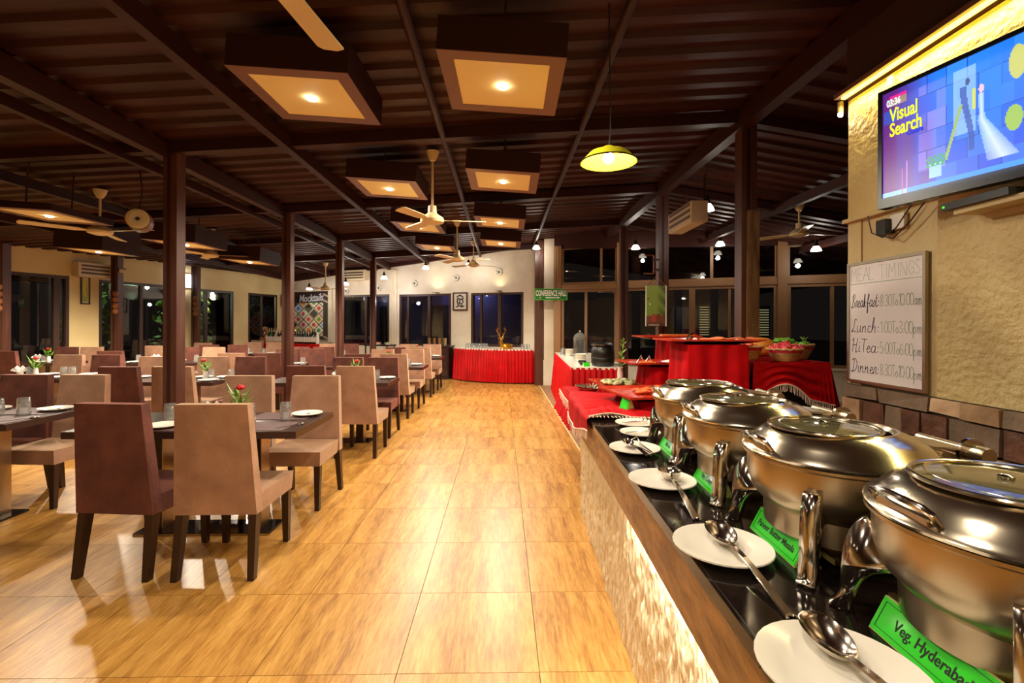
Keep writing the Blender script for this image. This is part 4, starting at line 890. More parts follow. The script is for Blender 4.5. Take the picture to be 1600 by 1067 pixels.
# ------------------------------------------------------------------ dining tables and their settings
TZ = 0.762
def dining_table(x0, x1, y0, y1, where, near, far, flower=True, mats=False, settings=True):
    cx, cy = (x0+x1)/2, (y0+y1)/2; w, d = x1-x0, y1-y0
    t = thing('dining_table', 'dark espresso dining table, %s' % where, 'table', (cx, cy, 0), 0, 'espresso dining tables')
    B().box(-w/2, -d/2, TZ-.045, w/2, d/2, TZ).bevel(.003, 1).build('tabletop', M_table, t)
    bx = w/2-0.28
    B().box(-bx, -.115, 0, bx, .115, .016).bevel(.003, 1).build('base_plate', M_blackgloss, t)
    B().box(-bx, -.118, 0.001, bx, -.1151, .012).build('base_edge', M_steel, t)
    for s in (-1, 1):
        q = (bx-.12)*s
        B().box(q-.05, -.06, .016, q+.035, .06, TZ-.045).build('pedestal', M_leg, t); B().box(q+.0352, -.058, .017, q+.041, .058, TZ-.046).build('steel_facing', M_steel, t)
    for seats, side in ((near, 'near'), (far, 'far')):
        for i, (sx, cy_, rz, dark) in enumerate(seats):
            pos = ('' if len(seats) == 1 else ('right-hand ', 'left-hand ', 'outermost ')[i])
            chair(sx, cy_, rz + (0 if side == 'near' else PI), dark, '%s velvet dining chair, %s%s side of the %s' % ('nap-shaded brown' if dark else 'nap-lit brown', pos, side, where))
            if not settings: continue
            sgn = 1 if side == 'near' else -1; ey = y0 if side == 'near' else y1; lb = '%s%s side of the %s' % (pos, side, where)
            if mats: 
                o = B().box(-.21, -.14, 0, .21, .14, .003).build('placemat', M_mat); o.location = (sx, ey+sgn*.16, TZ); tag(o, 'mauve-brown placemat at the '+lb, 'placemat', 'placemats')
            zz = TZ + (.003 if mats else 0)
            if side == 'far' or not mats or i != 0: put('plate', plate, (min(sx+.16, x1-.11) if side == 'far' else sx-.07, ey+sgn*.13, zz), 0, 'white plate at the '+lb, 'white dinner plates')
            put('tumbler', tumbler, (sx+.07 if side == 'far' else sx-.16, ey+sgn*(.29 if side == 'far' else .335), TZ), 0, 'upturned glass tumbler at the '+lb, 'upturned glass tumblers')
            if cy < 9: put('spoon', spoon, (min(sx+.20, x1-.07), ey+sgn*.16, TZ), R(-35)*sgn, 'steel spoon at the '+lb, 'table spoons')
    if flower:
        fx = (near[0][0]+near[-1][0])/2 if len(near) > 1 else cx
        put('rose', rose_vase, (fx+.03, cy+.03, TZ), random.uniform(0, 6), 'small vase with a red rose on the %s' % where, 'red rose vases')
        put('napkin', napkin_holder, (fx-.16, cy+.02, TZ), 0.3, 'fan of white folded napkins on the %s' % where, 'folded napkin fans')
N_ = 0
dining_table(-2.80, -1.32, 3.07, 3.75, 'nearest table along the aisle', [(-1.631, 3.0, R(1), 0), (-2.185, 3.02, R(-5), 1)], [(-1.63, 3.93, 0, 0), (-2.21, 3.93, 0, 0)], mats=True)
dining_table(-2.85, -1.34, 5.62, 6.24, 'second table along the aisle', [(-1.58, 5.46, R(-1), 0), (-2.135, 5.50, R(1), 1)], [(-1.63, 6.29, 0, 1), (-2.11, 6.29, 0, 1)])
dining_table(-2.85, -1.28, 7.70, 8.32, 'third table along the aisle', [(-1.66, 7.63, 0, 0), (-2.2, 7.60, 0, 1)], [(-1.635, 8.46, 0, 0), (-2.18, 8.46, 0, 0)])
dining_table(-2.85, -1.27, 9.95, 10.58, 'fourth table along the aisle', [(-1.63, 9.81, 0, 0), (-2.12, 9.81, 0, 1)], [(-1.61, 10.73, 0, 0), (-2.15, 10.73, 0, 0)])
dining_table(-4.85, -3.375, 3.30, 3.97, 'nearest table of the middle column', [(-3.62, 2.99, 0, 0)], [(-3.70, 4.0, R(-2), 0), (-4.19, 4.0, R(1), 1)], mats=True, flower=False)
dining_table(-5.12, -3.44, 5.70, 6.32, 'second table of the middle column', [(-3.49, 5.38, R(2), 0), (-4.02, 5.36, R(-1), 1)], [(-3.47, 6.36, 0, 1), (-3.98, 6.36, 0, 0), (-4.78, 6.36, 0, 0)])
dining_table(-4.75, -3.42, 7.90, 8.50, 'third table of the middle column', [(-3.66, 7.78, 0, 1), (-4.22, 7.78, 0, 0)], [(-3.48, 8.60, 0, 1), (-3.97, 8.60, 0, 1)], flower=False)
dining_table(-4.70, -3.45, 10.2, 10.85, 'fourth table of the middle column', [(-3.60, 9.95, 0, 1), (-4.08, 9.95, 0, 1)], [(-3.56, 10.9, 0, 1), (-4.05, 10.9, 0, 0)], flower=False)
dining_table(-6.85, -5.45, 6.0, 6.65, 'nearest table of the left column', [(-5.58, 5.45, R(-3), 1)], [(-5.72, 6.72, 0, 1), (-6.26, 6.72, 0, 0)])
dining_table(-6.90, -5.45, 8.5, 9.12, 'second table of the left column', [(-6.5, 8.30, 0, 1)], [(-5.68, 9.2, 0, 0), (-6.18, 9.2, 0, 1)])
dining_table(-6.85, -5.4, 11.0, 11.62, 'third table of the left column', [(-5.82, 10.85, 0, 1), (-6.4, 10.8, 0, 1)], [(-5.7, 11.75, 0, 0), (-6.25, 11.75, 0, 0)], flower=False)
dining_table(-8.75, -7.75, 8.45, 9.05, 'table beside the left wall', [(-8.15, 8.22, 0, 1)], [(-8.0, 9.15, 0, 0), (-8.48, 9.15, 0, 1)])
dining_table(-7.9, -6.9, 10.55, 11.15, 'table beside the second left window', [(-7.2, 10.3, 0, 0)], [(-7.2, 11.3, 0, 0)], flower=False)
for (x, y, rz, d, lb) in ((-6.42, 12.95, PI, 0, 'nap-lit velvet dining chair in front of the bar table, right one'), (-6.95, 13.15, PI, 0, 'nap-lit velvet dining chair in front of the bar table, left one')): chair(x, y, rz+FA, d, lb)

# ------------------------------------------------------------------ far buffet: red skirted table, deer, glasses, cabinet
FT = thing('far_buffet_table', 'white-topped buffet table with a red pleated skirt before the far windows', 'table', (-0.22, 12.1, 0), 0)
poly = [(-1.06, 0.95), (-1.05, 0.55), (-0.75, 0.15), (-0.2, -0.22), (0.35, -0.40), (1.0, -0.44), (1.02, 0.05), (0.98, 0.1)]
B().prism(poly, 0.82, 0.85, None).build('tabletop', M_plate, FT)
skirt_obj('skirt', poly, 0.845, 0.03, FT, 0.026, 0.085, M_redsatin)
for x, y in ((-0.85, 0.6), (0.8, -0.25), (0.8, 0.05), (-0.5, 0.5)): B().cbox((x, y, .41), (.05, .05, .82)).build('leg', M_leg, FT)
t = thing('deer_statue', 'golden reclining deer statue with antlers on the far red table', 'statue', (0.05, 11.95, 0.85), R(10))
B().ball((0.06, 0, 0.075), 0.075, (1.9, 1, 1), 16).build('body', M_gold, t, 'all')
B().tube([(-0.03, -0.01, 0.09), (-0.07, -0.03, 0.17), (-0.065, -0.04, 0.235)], [0.058, 0.042, 0.034], 12).build('neck', M_gold, t, True)
b = B().ball((-0.07, -0.06, 0.255), 0.038, (.9, 1.35, .95), 12); b.tube([(-0.07, -0.07, 0.25), (-0.075, -0.135, 0.225)], [0.03, 0.016], 10); b.build('head', M_gold, t, 'all')
for s in (-1, 1):
    B().ball((-0.07+s*0.05, -0.04, 0.275), 0.022, (1.2, .4, .6), 8).build('ear', M_gold, t, 'all')
    a = B(); px, py, pz = -0.07+s*0.018, -0.045, 0.285
    a.tube([(px, py, pz), (px+s*0.05, py+.02, pz+0.08), (px+s*0.09, py+.02, pz+0.18), (px+s*0.075, py, pz+0.27)], [.009, .008, .007, .003], 7)
    a.tube([(px+s*0.035, py+.015, pz+0.06), (px+s*0.01, py-.02, pz+0.13)], [.007, .003], 6); a.tube([(px+s*0.07, py+.02, pz+0.13), (px+s*0.125, py, pz+0.21)], [.007, .003], 6); a.tube([(px+s*0.085, py+.02, pz+0.19), (px+s*0.04, py, pz+0.25)], [.006, .003], 6)
    a.build('antler', M_gold, t, True)
    B().tube([(0.02*s-.02, -0.06, 0.05), (-0.09, -0.07-.01*s, 0.03), (-0.02, -0.10-.012*s, 0.016)], [.028, .018, .013], 8).build('foreleg', M_gold, t, True)
B().tube([(0.14, -0.05, 0.06), (0.2, -0.08, 0.035), (0.1, -0.11, 0.018)], [.04, .024, .015], 8).build('hind_leg', M_gold, t, True)
B().ball((0.205, 0.01, 0.10), 0.022, n=8).build('tail', M_gold, t, 'all')
for k in range(8):
    put('far_tumbler', lambda: tumbler(), (-0.92+0.075*k, 12.62-0.03*k-(k % 2)*0.07, 0.85), 0, 'glass tumbler in the cluster left of the golden deer', 'glasses left of the deer')
for k in range(3): put('far_tumbler', tumbler, (0.52+0.08*k, 11.95, 0.85), 0, 'glass tumbler at the right end of the far red table', 'glasses right of the deer')
cb = thing('service_cabinet', 'dark service cabinet with a drawer left of the far red table', 'cabinet', (-1.70, 12.93, 0), R(-14))
B().box(-0.36, -0.2, 0.06, 0.34, 0.2, 0.86).bevel(.004, 1).build('body', M_leg, cb); B().box(-0.4, -0.22, 0.86, 0.38, 0.22, 0.895).build('top', M_table, cb); B().box(-0.38, -0.23, 0, 0.36, 0.21, 0.06).build('plinth', M_leg, cb)
d_ = B().box(-0.33, -0.215, 0.66, 0.31, -0.2, 0.83).build('drawer', M_table, cb); B().box(-.06, -.23, .74, .04, -.215, .755).build('handle', M_chrome, d_)
d_ = B().box(-0.33, -0.215, 0.09, 0.31, -0.2, 0.64).build('door', M_table, cb); B().ball((.26, -.225, .42), .012, n=8).build('knob', M_chrome, d_)
for k in range(4):
    o = thing('steel_canister', 'steel cutlery canister on the far service cabinet', 'canister', (-1.97+0.14*k, 13.0-0.035*k, 0.895), 0, 'steel canisters in a row')
    B().lathe([(0, 0), (0.055, 0), (0.055, 0.19), (0.06, 0.2), (0.05, 0.2), (0.05, 0.01), (0, 0.01)], n=16).build('canister_body', M_steel, o, True)

# ------------------------------------------------------------------ long side buffet with soup kettle
ST = thing('side_buffet_table', 'long white-topped side buffet table with red skirt beside the window wall', 'table', (0, 0, 0))
p4 = [(1.18, 10.5), (0.99, 6.74), (1.68, 6.66), (1.95, 10.4)]
B().prism(p4, 0.82, 0.85).build('tabletop', M_plate, ST)
skirt_obj('skirt', [p4[0], p4[1], p4[2]], 0.845, 0.02, ST, 0.022, 0.08, M_redsatin, flare=0.06)
for x, y in ((1.15, 6.9), (1.6, 6.85), (1.3, 10.3), (1.8, 10.2)): B().cbox((x, y, .41), (.05, .05, .82)).build('leg', M_leg, ST)
k_ = thing('soup_kettle', 'round black electric soup kettle on the side buffet table', 'soup kettle', (1.50, 7.0, 0.85))
B().lathe([(0, 0), (0.15, 0), (0.165, 0.02), (0.175, 0.12), (0.172, 0.125), (0.175, 0.13), (0.165, 0.24), (0.14, 0.29), (0.17, 0.305), (0.16, 0.315), (0, 0.31)], n=32).build('kettle_body', M_black, k_, True)
B().lathe([(0.165, 0.312), (0.168, 0.32), (0.12, 0.345), (0.02, 0.352), (0.0, 0.352)], n=28).build('lid', M_black, k_, True); B().lathe([(0.0, 0.352), (0.02, 0.352), (0.025, 0.37), (0.02, 0.385), (0, 0.387)], n=14).build('lid_knob', M_blackgloss, k_, True)
B().lathe([(0.165, 0.308), (0.178, 0.31), (0.178, 0.318), (0.165, 0.318)], n=32).build('steel_rim', M_chrome, k_, True)
t = thing('cake_dome', 'tall clear glass dome on a stand at the side buffet', 'glass dome', (1.36, 8.2, 0.85))
B().lathe([(0, 0), (0.09, 0), (0.03, 0.02), (0.025, 0.1), (0.13, 0.115), (0.13, 0.125), (0, 0.125)], n=24).build('stand', M_glass, t, True)
B().lathe([(0.115, 0.126), (0.115, 0.38), (0.09, 0.44), (0.03, 0.475), (0, 0.48), (0, 0.474), (0.028, 0.469), (0.085, 0.435), (0.109, 0.375), (0.109, 0.126)], n=24).build('dome', M_glass, t, True); B().ball((0, 0, 0.5), 0.02, n=10).build('knob', M_chrome, t, 'all')
for i, (x, y, r) in enumerate(((1.30, 7.75, .10), (1.53, 7.72, .10), (1.33, 9.3, .09))):
    o = thing('soup_bowl_stack', ['stack of white bowls on the left of the soup kettle', 'second stack of white bowls behind the soup kettle', 'white bowls far back on the side buffet table'][i], 'bowls', (x, y, 0.85), 0, None)
    for q in range(4): B().lathe([(0, q*.028), (r*.5, q*.028), (r, q*.028+.05), (r*.96, q*.028+.05), (r*.48, q*.028+.006), (0, q*.028+.006)], n=24).build('bowl', M_plate, o, True)
for i in range(3): put('small_glass', tumbler, (1.24+0.03*i, 9.6+0.14*i, 0.85), 0, 'glass tumbler at the back of the side buffet table', 'glasses at the back of the side buffet')
t = thing('condiment_bowl', 'small round black bowl at the front left of the side buffet', 'bowl', (1.22, 7.15, 0.85)); B().lathe([(0, 0), (0.035, 0), (0.065, 0.05), (0.06, 0.07), (0.05, 0.06), (0, 0.02)], n=20).build('bowl', M_black, t, True)
def tent_card(loc, rz, w, h, label, txt=None, tsize=0.02, sx=0.8):
    o = thing('name_card', label, 'sign', loc, rz, 'green dish name cards'); dep = 0.034
    B().hexa([(-w/2, -dep, 0), (w/2, -dep, 0), (w/2, dep*.8, 0), (-w/2, dep*.8, 0), (-w/2, -.004, h), (w/2, -.004, h), (w/2, 0, h), (-w/2, 0, h)]).build('acrylic_wedge', M_acryl, o)
    a = math.atan2(dep-.004, h); H_ = math.hypot(dep, h)
    f = B().box(-w/2+.002, -.0008, .002, w/2-.002, 0.0, H_-.003).build('card_face', M_green, o); f.location = (0, -dep-.0006, 0.0005); f.rotation_euler = (-a, 0, 0)
    lw = .0009; g_ = B(); i_ = .010
    g_.box(-w/2+i_, -.0015, i_, w/2-i_, -.0009, i_+lw).box(-w/2+i_, -.0015, H_-i_, w/2-i_, -.0009, H_-i_+lw).box(-w/2+i_, -.0015, i_, -w/2+i_+lw, -.0009, H_-i_).box(w/2-i_-lw, -.0015, i_, w/2-i_, -.0009, H_-i_).build('card_border', M_ink, f)
    if txt:
        t_ = text_mesh(txt, tsize, 'card_lettering', M_ink, f, .0002, 0, 0.0004, 'CENTER', sx=sx); t_.rotation_euler = (PI/2, 0, 0); t_.location = (0, -.0012, H_*.36)
    return o
tent_card((1.24, 6.92, .85), R(10), .10, .06, 'small green name card leaning by the soup kettle')
t = thing('leaf_plant_vase', 'green leafy sprig in a slim white vase behind the salad tray', 'potted plant', (1.25, 4.965, 0.887))
B().lathe([(0, 0), (0.03, 0), (0.032, 0.06), (0.026, 0.12), (0.03, 0.125), (0, 0.11)], n=16).build('vase', M_plate, t, True)
for k in range(16):
    a = k*2.4; z = 0.13+0.017*k; r_ = 0.085-0.003*k; lean = 0.0022*k; d = Vector((math.cos(a), math.sin(a)*.8, 0)); c0 = Vector((lean, 0, z)); tip = c0+d*r_+Vector((0, 0, .055)); mid = c0+d*r_*.55+Vector((0, 0, .035)); n_ = Vector((-d.y, d.x, 0))*.018
    b = B(); b.bm.faces.new([b.bm.verts.new(q) for q in (c0, mid+n_, tip, mid-n_)]); b.build('leaf', M_leaf, t, recalc=False)
B().tube([(0, 0, .1), (.02, 0, .25), (.04, 0, .40)], .004, 6).build('stem', M_leaf, t)

# ------------------------------------------------------------------ draped display tables and risers
def fringe(name, path, L_, parent, lean=0.0, step=0.016):       # path of 3D points; one joined part
    b = B(); rf = random.Random(3)
    for a, c in zip(path[:-1], path[1:]):
        a, c = Vector(a), Vector(c); n_ = max(1, int((c-a).length/step))
        for i in range(n_):
            p = a.lerp(c, i/n_); q = p + Vector((rf.uniform(-.006, .006), rf.uniform(-.006, .006), -L_*rf.uniform(.85, 1.1))) + Vector((lean, 0, 0)); b.tube([p, (p+q)/2+Vector((rf.uniform(-.003, .003), 0, 0)), q], [.0024, .0028, .003], 4)
        b.tube([a, c], .005, 5)
    o = b.build(name, M_fringe, parent); o['kind'] = 'stuff'; return o
def draped_box(name, label, x0, x1, y0, y1, zb, zt, flare=0.05, cat='display stand', rz=0):
    o = thing(name, label, cat, ((x0+x1)/2, (y0+y1)/2, zb), rz)
    w, d, h = (x1-x0)/2, (y1-y0)/2, zt-zb
    B().box(-w+.02, -d+.02, 0, w-.02, d-.02, h-.006).build('frame', M_leg, o)
    B().box(-w, -d, h-.006, w, d, h).bevel(.002, 1).build('cloth_top', M_red, o)
    skirt_obj('cloth_skirt', [(-w, d), (-w, -d), (w, -d), (w, d), (-w, d)], h-.002, 0.004, o, .022, .15, flare=flare)
    return o
TB = thing('display_table', 'low display table under a fringed red cloth beyond the counter end', 'table', (0, 0, 0))
bx0, bx1, by0, by1 = 0.70, 2.0, 4.28, 5.42
B().box(bx0, by0, 0.72, bx1, by1, 0.75).build('tabletop', M_leg, TB)
for x, y in ((1.25, 4.6), (1.9, 4.45), (1.25, 5.3), (1.9, 5.3)): B().cbox((x, y, .36), (.06, .06, .72)).build('leg', M_leg, TB)
B().box(1.2, 4.55, 0.02, 1.95, 5.3, .7).build('inner_box', M_red, TB)
def clothB(u, v):
    x = bx0 + (bx1-bx0)*v; y = by0+(by1-by0)*u; return (x, y, 0.752+0.003*math.sin(x*40)*math.sin(y*31))
B().grid(30, 20, clothB).build('tablecloth', M_red, TB, 'all')
sk = skirt_obj('cloth_skirt', [(bx0, by1), (bx0, by0), (bx1, by0)], 0.752, 0.5, TB, .012, .14, flare=.09)
fringe('fringe', [(bx0-.035, by1, .72), (bx0-.05, 4.9, .705), (bx0-.045, by0-.02, .70), (1.2, by0-.05, .71)], .085, TB, step=.024)
o = thing('silver_platter', 'ribbed silver salad platter on the low red cloth', 'platter', (0.99, 5.13, 0.757), R(20))
b = B(); n_ = 28
for i in range(n_):
    a = 2*PI*i/n_; b.tube([(.05*math.cos(a), .04*math.sin(a), .012), (.17*math.cos(a), .12*math.sin(a), .03), (.2*math.cos(a), .145*math.sin(a), .045)], [.008, .011, .006], 5)
b.build('ribbed_rim', M_steel, o, True); B().lathe([(0, 0), (.16, 0), (.17, .02), (0, .016)], n=28, sy=.72).build('dish', M_steel, o, True)
def tray(loc, rz, w, d, label, thick=0.018):
    o = thing('serving_tray', label, 'tray', loc, rz, 'red-brown serving trays')
    def tf(u, v):
        x, y = (u-.5)*w, (v-.5)*d; e = max(abs(u-.5), abs(v-.5))*2; return (x, y, thick + .022*max(0, e-.72)/.28)
    def bf(u, v):
        x, y = (u-.5)*w, (v-.5)*d; e = max(abs(u-.5), abs(v-.5))*2; return (x, y, .026*max(0, e-.6)/.4)
    B().grid(12, 12, tf).build('tray_top', M_tray, o, recalc=False); B().grid(12, 12, bf).build('tray_base', M_blackgloss, o, recalc=False)
    b = B()
    for fn in (lambda s: (s, 0), lambda s: (1, s), lambda s: (1-s, 1), lambda s: (0, 1-s)):
        for i in range(12):
            p, q = fn(i/12), fn((i+1)/12); b.bm.faces.new([b.bm.verts.new(k) for k in (bf(*p), bf(*q), tf(*q), tf(*p))])
    b.build('tray_edge', M_tray, o, recalc=False); return o
draped_box('red_riser', 'lowest red draped riser under the salad tray', 1.0, 1.30, 4.45, 4.80, .757, .845, .02)
tray((1.14, 4.72, .846), R(3), .42, .62, 'red-brown tray of green salad on the lowest riser')
rf = random.Random(9)
def food_pile(label, cat, loc, n, rx, ry, mm, s=.03, flat=.5, group=None, name='food_piece'):
    o = thing(name, label, cat, loc); b = B()
    for k in range(n):
        a = rf.uniform(0, 2*PI); r_ = math.sqrt(rf.random()); b.ball((rx*r_*math.cos(a), ry*r_*math.sin(a), s*flat + rf.uniform(0, s*1.1)*(1-r_)), s*rf.uniform(.7, 1.2), (1, rf.uniform(.6, 1.2), flat), 7, Matrix.Rotation(rf.uniform(-.6, .6), 4, 'X') @ Matrix.Rotation(rf.uniform(0, 6), 4, 'Z'))
    x = b.build('pieces', mm, o, 'all'); x['kind'] = 'stuff'; return o
food_pile('heap of dark and pale green salad leaves on the lowest tray', 'salad', (1.16, 4.70, .866), 90, .15, .18, M_salad, .034, .5, name='salad_heap')
draped_box('red_riser', 'dark red draped block under the front snack tray at the counter end', .86, 1.28, 3.02, 3.45, .912, .962, .012, rz=R(4))
tray((1.06, 3.24, .963), R(8), .62, .58, 'red-brown tray of orange snacks at the counter end')
food_pile('orange fried snacks on the front tray', 'snacks', (1.12, 3.26, .983), 120, .2, .2, M_foodred, .026, .35, name='snack_heap')
draped_box('red_riser', 'middle red draped riser under the tongs and pink plate', 1.40, 1.78, 4.42, 4.82, .757, 1.06, .03)
tray((1.52, 4.62, 1.061), R(4), .66, .50, 'red-brown tray with small tongs and a pink plate')
o = thing('pink_plate', 'white and pink plate of flatbread on the middle tray', 'plate', (1.66, 4.58, 1.081)); B().lathe([(0, 0), (.09, 0), (.14, .018), (.135, .02), (.08, .006), (0, .006)], n=24).build('plate_body', mat('pink_china', (214, 70, 130), .25), o, True); B().lathe([(0, .007), (.10, .012), (.10, .022), (.05, .035), (0, .036)], n=20).build('flatbread', M_napkin, o, True)
for i, x in enumerate((1.36, 1.44)):
    o = thing('small_tongs', ['left small silver tongs on the middle tray', 'right small silver tongs on the middle tray'][i], 'tongs', (x, 4.6, 1.081), R(20), None); B().tube([(-.05, 0, .006), (-.01, 0, .05), (.0, 0, .075), (.015, 0, .05), (.03, 0, .006)], .006, 6).build('arms', M_chrome, o, True)
food_pile('pale nuts beside the tongs on the middle tray', 'snacks', (1.42, 4.56, 1.083), 26, .08, .05, M_pappad, .016, .6, name='nut_heap')
draped_box('red_riser', 'back red draped riser under the crispbread tray', 1.74, 1.99, 4.92, 5.3, .757, 1.30, .02)
tray((1.78, 5.1, 1.302), R(2), .62, .42, 'back red-brown tray with stacked crispbread')
for k in range(4):
    o = B().box(-.19, -.05, 0, .19, .05, .009).bevel(.002, 1).build('crispbread', M_pappad); o.location = (1.86+.01*k, 5.0+.02*(k % 2), 1.321+.0095*k); tag(o, ['bottom', 'second', 'third', 'top'][k]+' crispbread slab of the stack on the back tray', 'crispbread', 'crispbread stack')
draped_box('red_riser', 'tall front red draped stand under the papad tray', 1.47, 1.95, 3.70, 4.10, 0.0, 1.30, .05)
tray((1.71, 3.92, 1.302), R(0), .76, .46, 'large red-brown tray of fried papad and silver tongs')
for k in range(9):
    o = B().lathe([(0, .002), (.035, .006), (.06, .0), (.06, .004), (.035, .010), (0, .007)], n=14).build('papad_disc', M_pappad, None, True); o.location = (1.66+.052*k, 3.9+.05*math.sin(k*2.1), 1.324+.010*(k % 3)); o.rotation_euler = (.12*math.sin(k), .15*math.cos(k*1.7), 0); tag(o, 'round orange papad, %s from the left in the row on the large tray' % ['first', 'second', 'third', 'fourth', 'fifth', 'sixth', 'seventh', 'eighth', 'last'][k], 'papad', 'papads on the large tray')
o = thing('serving_tongs', 'silver serving tongs standing on the large tray', 'tongs', (1.56, 3.82, 1.322), R(30)); B().tube([(-.08, 0, .008), (-.05, 0, .05), (.0, 0, .065), (.05, 0, .045), (.07, 0, .008)], .010, 8).build('arms', M_chrome, o, True); B().ball((-.02, .02, .03), .03, (1.3, .8, .6), 10).build('scoop', M_chrome, o, 'all')
# vegetable table with swagged cloth and baskets
VT = thing('vegetable_table', 'dark cabinet table under a swagged fringed red cloth with vegetable baskets', 'table', (0, 0, 0))
vx0, vx1, vy0, vy1, vz = 2.06, 2.70, 3.84, 4.50, 1.155
B().box(vx0+.03, vy0+.04, 0, vx1-.03, vy1-.02, vz-.02).build('cabinet', M_blackmat, VT)
B().grid(40, 14, lambda u, v: (vx0+(vx1-vx0)*u, vy0+(vy1-vy0)*v, vz-.004+.004*math.sin(u*31)*math.cos(v*9))).build('cloth_top', M_red, VT, 'all')
def hem(u):
    return .30 - .13*math.sin(PI*min(1, max(0, (u-.06)/.62))) * (1 if .06 < u < .68 else 0) + .16*max(0, u-.7)
def swag(u, v):
    x = vx0+(vx1-vx0)*u; h = hem(u)*v; s = math.sin(PI*u)
    sag = .016*math.sin((v*3.2+.55*math.cos((u-.5)*PI))*2*PI)*min(1, v*3)*s
    edge = .014*math.sin(u*55)*v*(1-s)
    return (x + (.02*v if u > .5 else -.02*v)*abs(u-.5)*2, vy0-.006-.05*v**.7*(.4+.6*s)+sag-abs(edge), vz-.004-h)
B().grid(60, 24, swag).build('cloth_swag', M_red, VT, 'all')
skirt_obj('cloth_side', [(vx1, vy0), (vx1, vy1)], vz-.004, vz-.44, VT, .012, .15, flare=.1); skirt_obj('cloth_side', [(vx0, vy1), (vx0, vy0)], vz-.004, vz-.30, VT, .012, .15, flare=.06)
fringe('fringe', [swag(i/24, 1.0) for i in range(25)], .06, VT, step=.011)
def basket(loc, rx, ry, h, label, rz=0):
    o = thing('wicker_basket', label, 'basket', loc, rz, 'wicker vegetable baskets')
    prof = [(0, 0), (.68, 0)]
    for k in range(9): prof += [(.70+.30*k/8+.012*(k % 2), h*(.04+.6*k/8))]
    s = B(); s.lathe([(r_*rx, z) for r_, z in prof], n=36, sy=ry/rx); s.build('woven_side', M_wicker, o, True)
    B().lathe([(rx*1.005, h*.64), (rx*1.03, h*.66), (rx*1.06, h*.82), (rx*1.05, h*.83), (rx*1.0, h*.66)], n=36, sy=ry/rx).build('red_band', M_wickred, o, True)
    ring = [(rx*1.07*math.cos(2*PI*i/36), ry*1.07*math.sin(2*PI*i/36), h*.9+.004*math.sin(i*2.6)) for i in range(37)]
    B().tube(ring, h*.085, 7, False).build('rim', M_wicker, o, True); B().lathe([(0, h*.4), (rx*.93, h*.45)], n=24, sy=ry/rx).build('inner_floor', M_wicker, o)
    return o
basket((2.19, 4.17, vz), .115, .10, .125, 'wicker basket of tomatoes left of the squash')
basket((2.40, 3.96, vz), .135, .105, .11, 'front wicker basket piled with red onions')
basket((2.63, 4.20, vz), .15, .12, .14, 'back wicker basket of leafy greens')
for k in range(9):
    a = k*2.4; r_ = .03*math.sqrt(k); o = B().lathe([(0, -.026), (.02, -.02), (.03, 0), (.022, .02), (.006, .024), (0, .022)], n=12).build('tomato', M_tomato, None, True); o.location = (2.19+r_*math.cos(a), 4.17+r_*.8*math.sin(a), vz+.105+(.024 if k < 4 else .0)); tag(o, 'orange-red tomato in the left wicker basket', 'tomato', 'tomatoes in the left basket')
for k in range(14):
    a = k*2.4; r_ = .034*math.sqrt(k); o = B().lathe([(0, -.028), (.022, -.02), (.033, 0), (.024, .02), (.008, .03), (.004, .044), (0, .044)], n=12).build('onion', M_onion, None, True); o.location = (2.40+r_*math.cos(a), 3.96+r_*.72*math.sin(a), vz+.086+max(0, .05-.3*r_)); o.rotation_euler = (rf.uniform(-.7, .7), rf.uniform(-.7, .7), 0); tag(o, 'red onion in the front wicker basket', 'onion', 'onions in the front basket')
for k in range(7):
    o = thing('leafy_green', 'bunch of bright green leaves in the back wicker basket', 'greens', (2.52+.030*k, 4.22+.03*(k % 2), vz+.10), k*1.3, 'greens in the back basket')
    b = B()
    for q in range(26):
        c = Vector((rf.uniform(-.045, .045), rf.uniform(-.04, .04), rf.uniform(.0, .07 if k < 4 else .035))); d = Vector((rf.uniform(-1, 1), rf.uniform(-1, 1), rf.uniform(-.3, 1))).normalized(); e = d.orthogonal().normalized(); s = rf.uniform(.018, .034); m_ = d.cross(e)
        b.bm.faces.new([b.bm.verts.new(w) for w in (c-d*s, c+e*s*.8+m_*s*.3, c+d*s, c-e*s*.8+m_*s*.3)])
    b.build('leaves', mat('fresh_greens', (96, 170, 44), .45, 0, 0, 20, (150, 206, 80), 10), o, recalc=False)['kind'] = 'stuff'
for k in range(4):
    o = thing('green_chilli', 'bright green pepper at the right of the leafy basket', 'pepper', (2.68+.024*k, 4.16+.02*k, vz+.135), k, 'green peppers'); B().ball((0, 0, 0), .024, (1.5, .9, .9), 10).build('pepper_body', MATS['fresh_greens'], o, 'all'); B().tube([(.02, 0, .015), (.03, 0, .05), (.045, 0, .06)], .004, 5).build('stalk', M_leaf, o)
o = thing('yellow_squash', 'large smooth orange-yellow squash behind the onion basket', 'squash', (2.43, 4.39, vz+.094), R(-8)); B().lathe([(0, -.125), (.05, -.12), (.085, -.07), (.094, 0), (.088, .06), (.055, .112), (0, .12)], n=24, axis='X').build('squash_body', M_squash, o, True); B().tube([(.118, 0, 0), (.14, 0, .008)], .01, 8).build('stalk', M_wood, o)

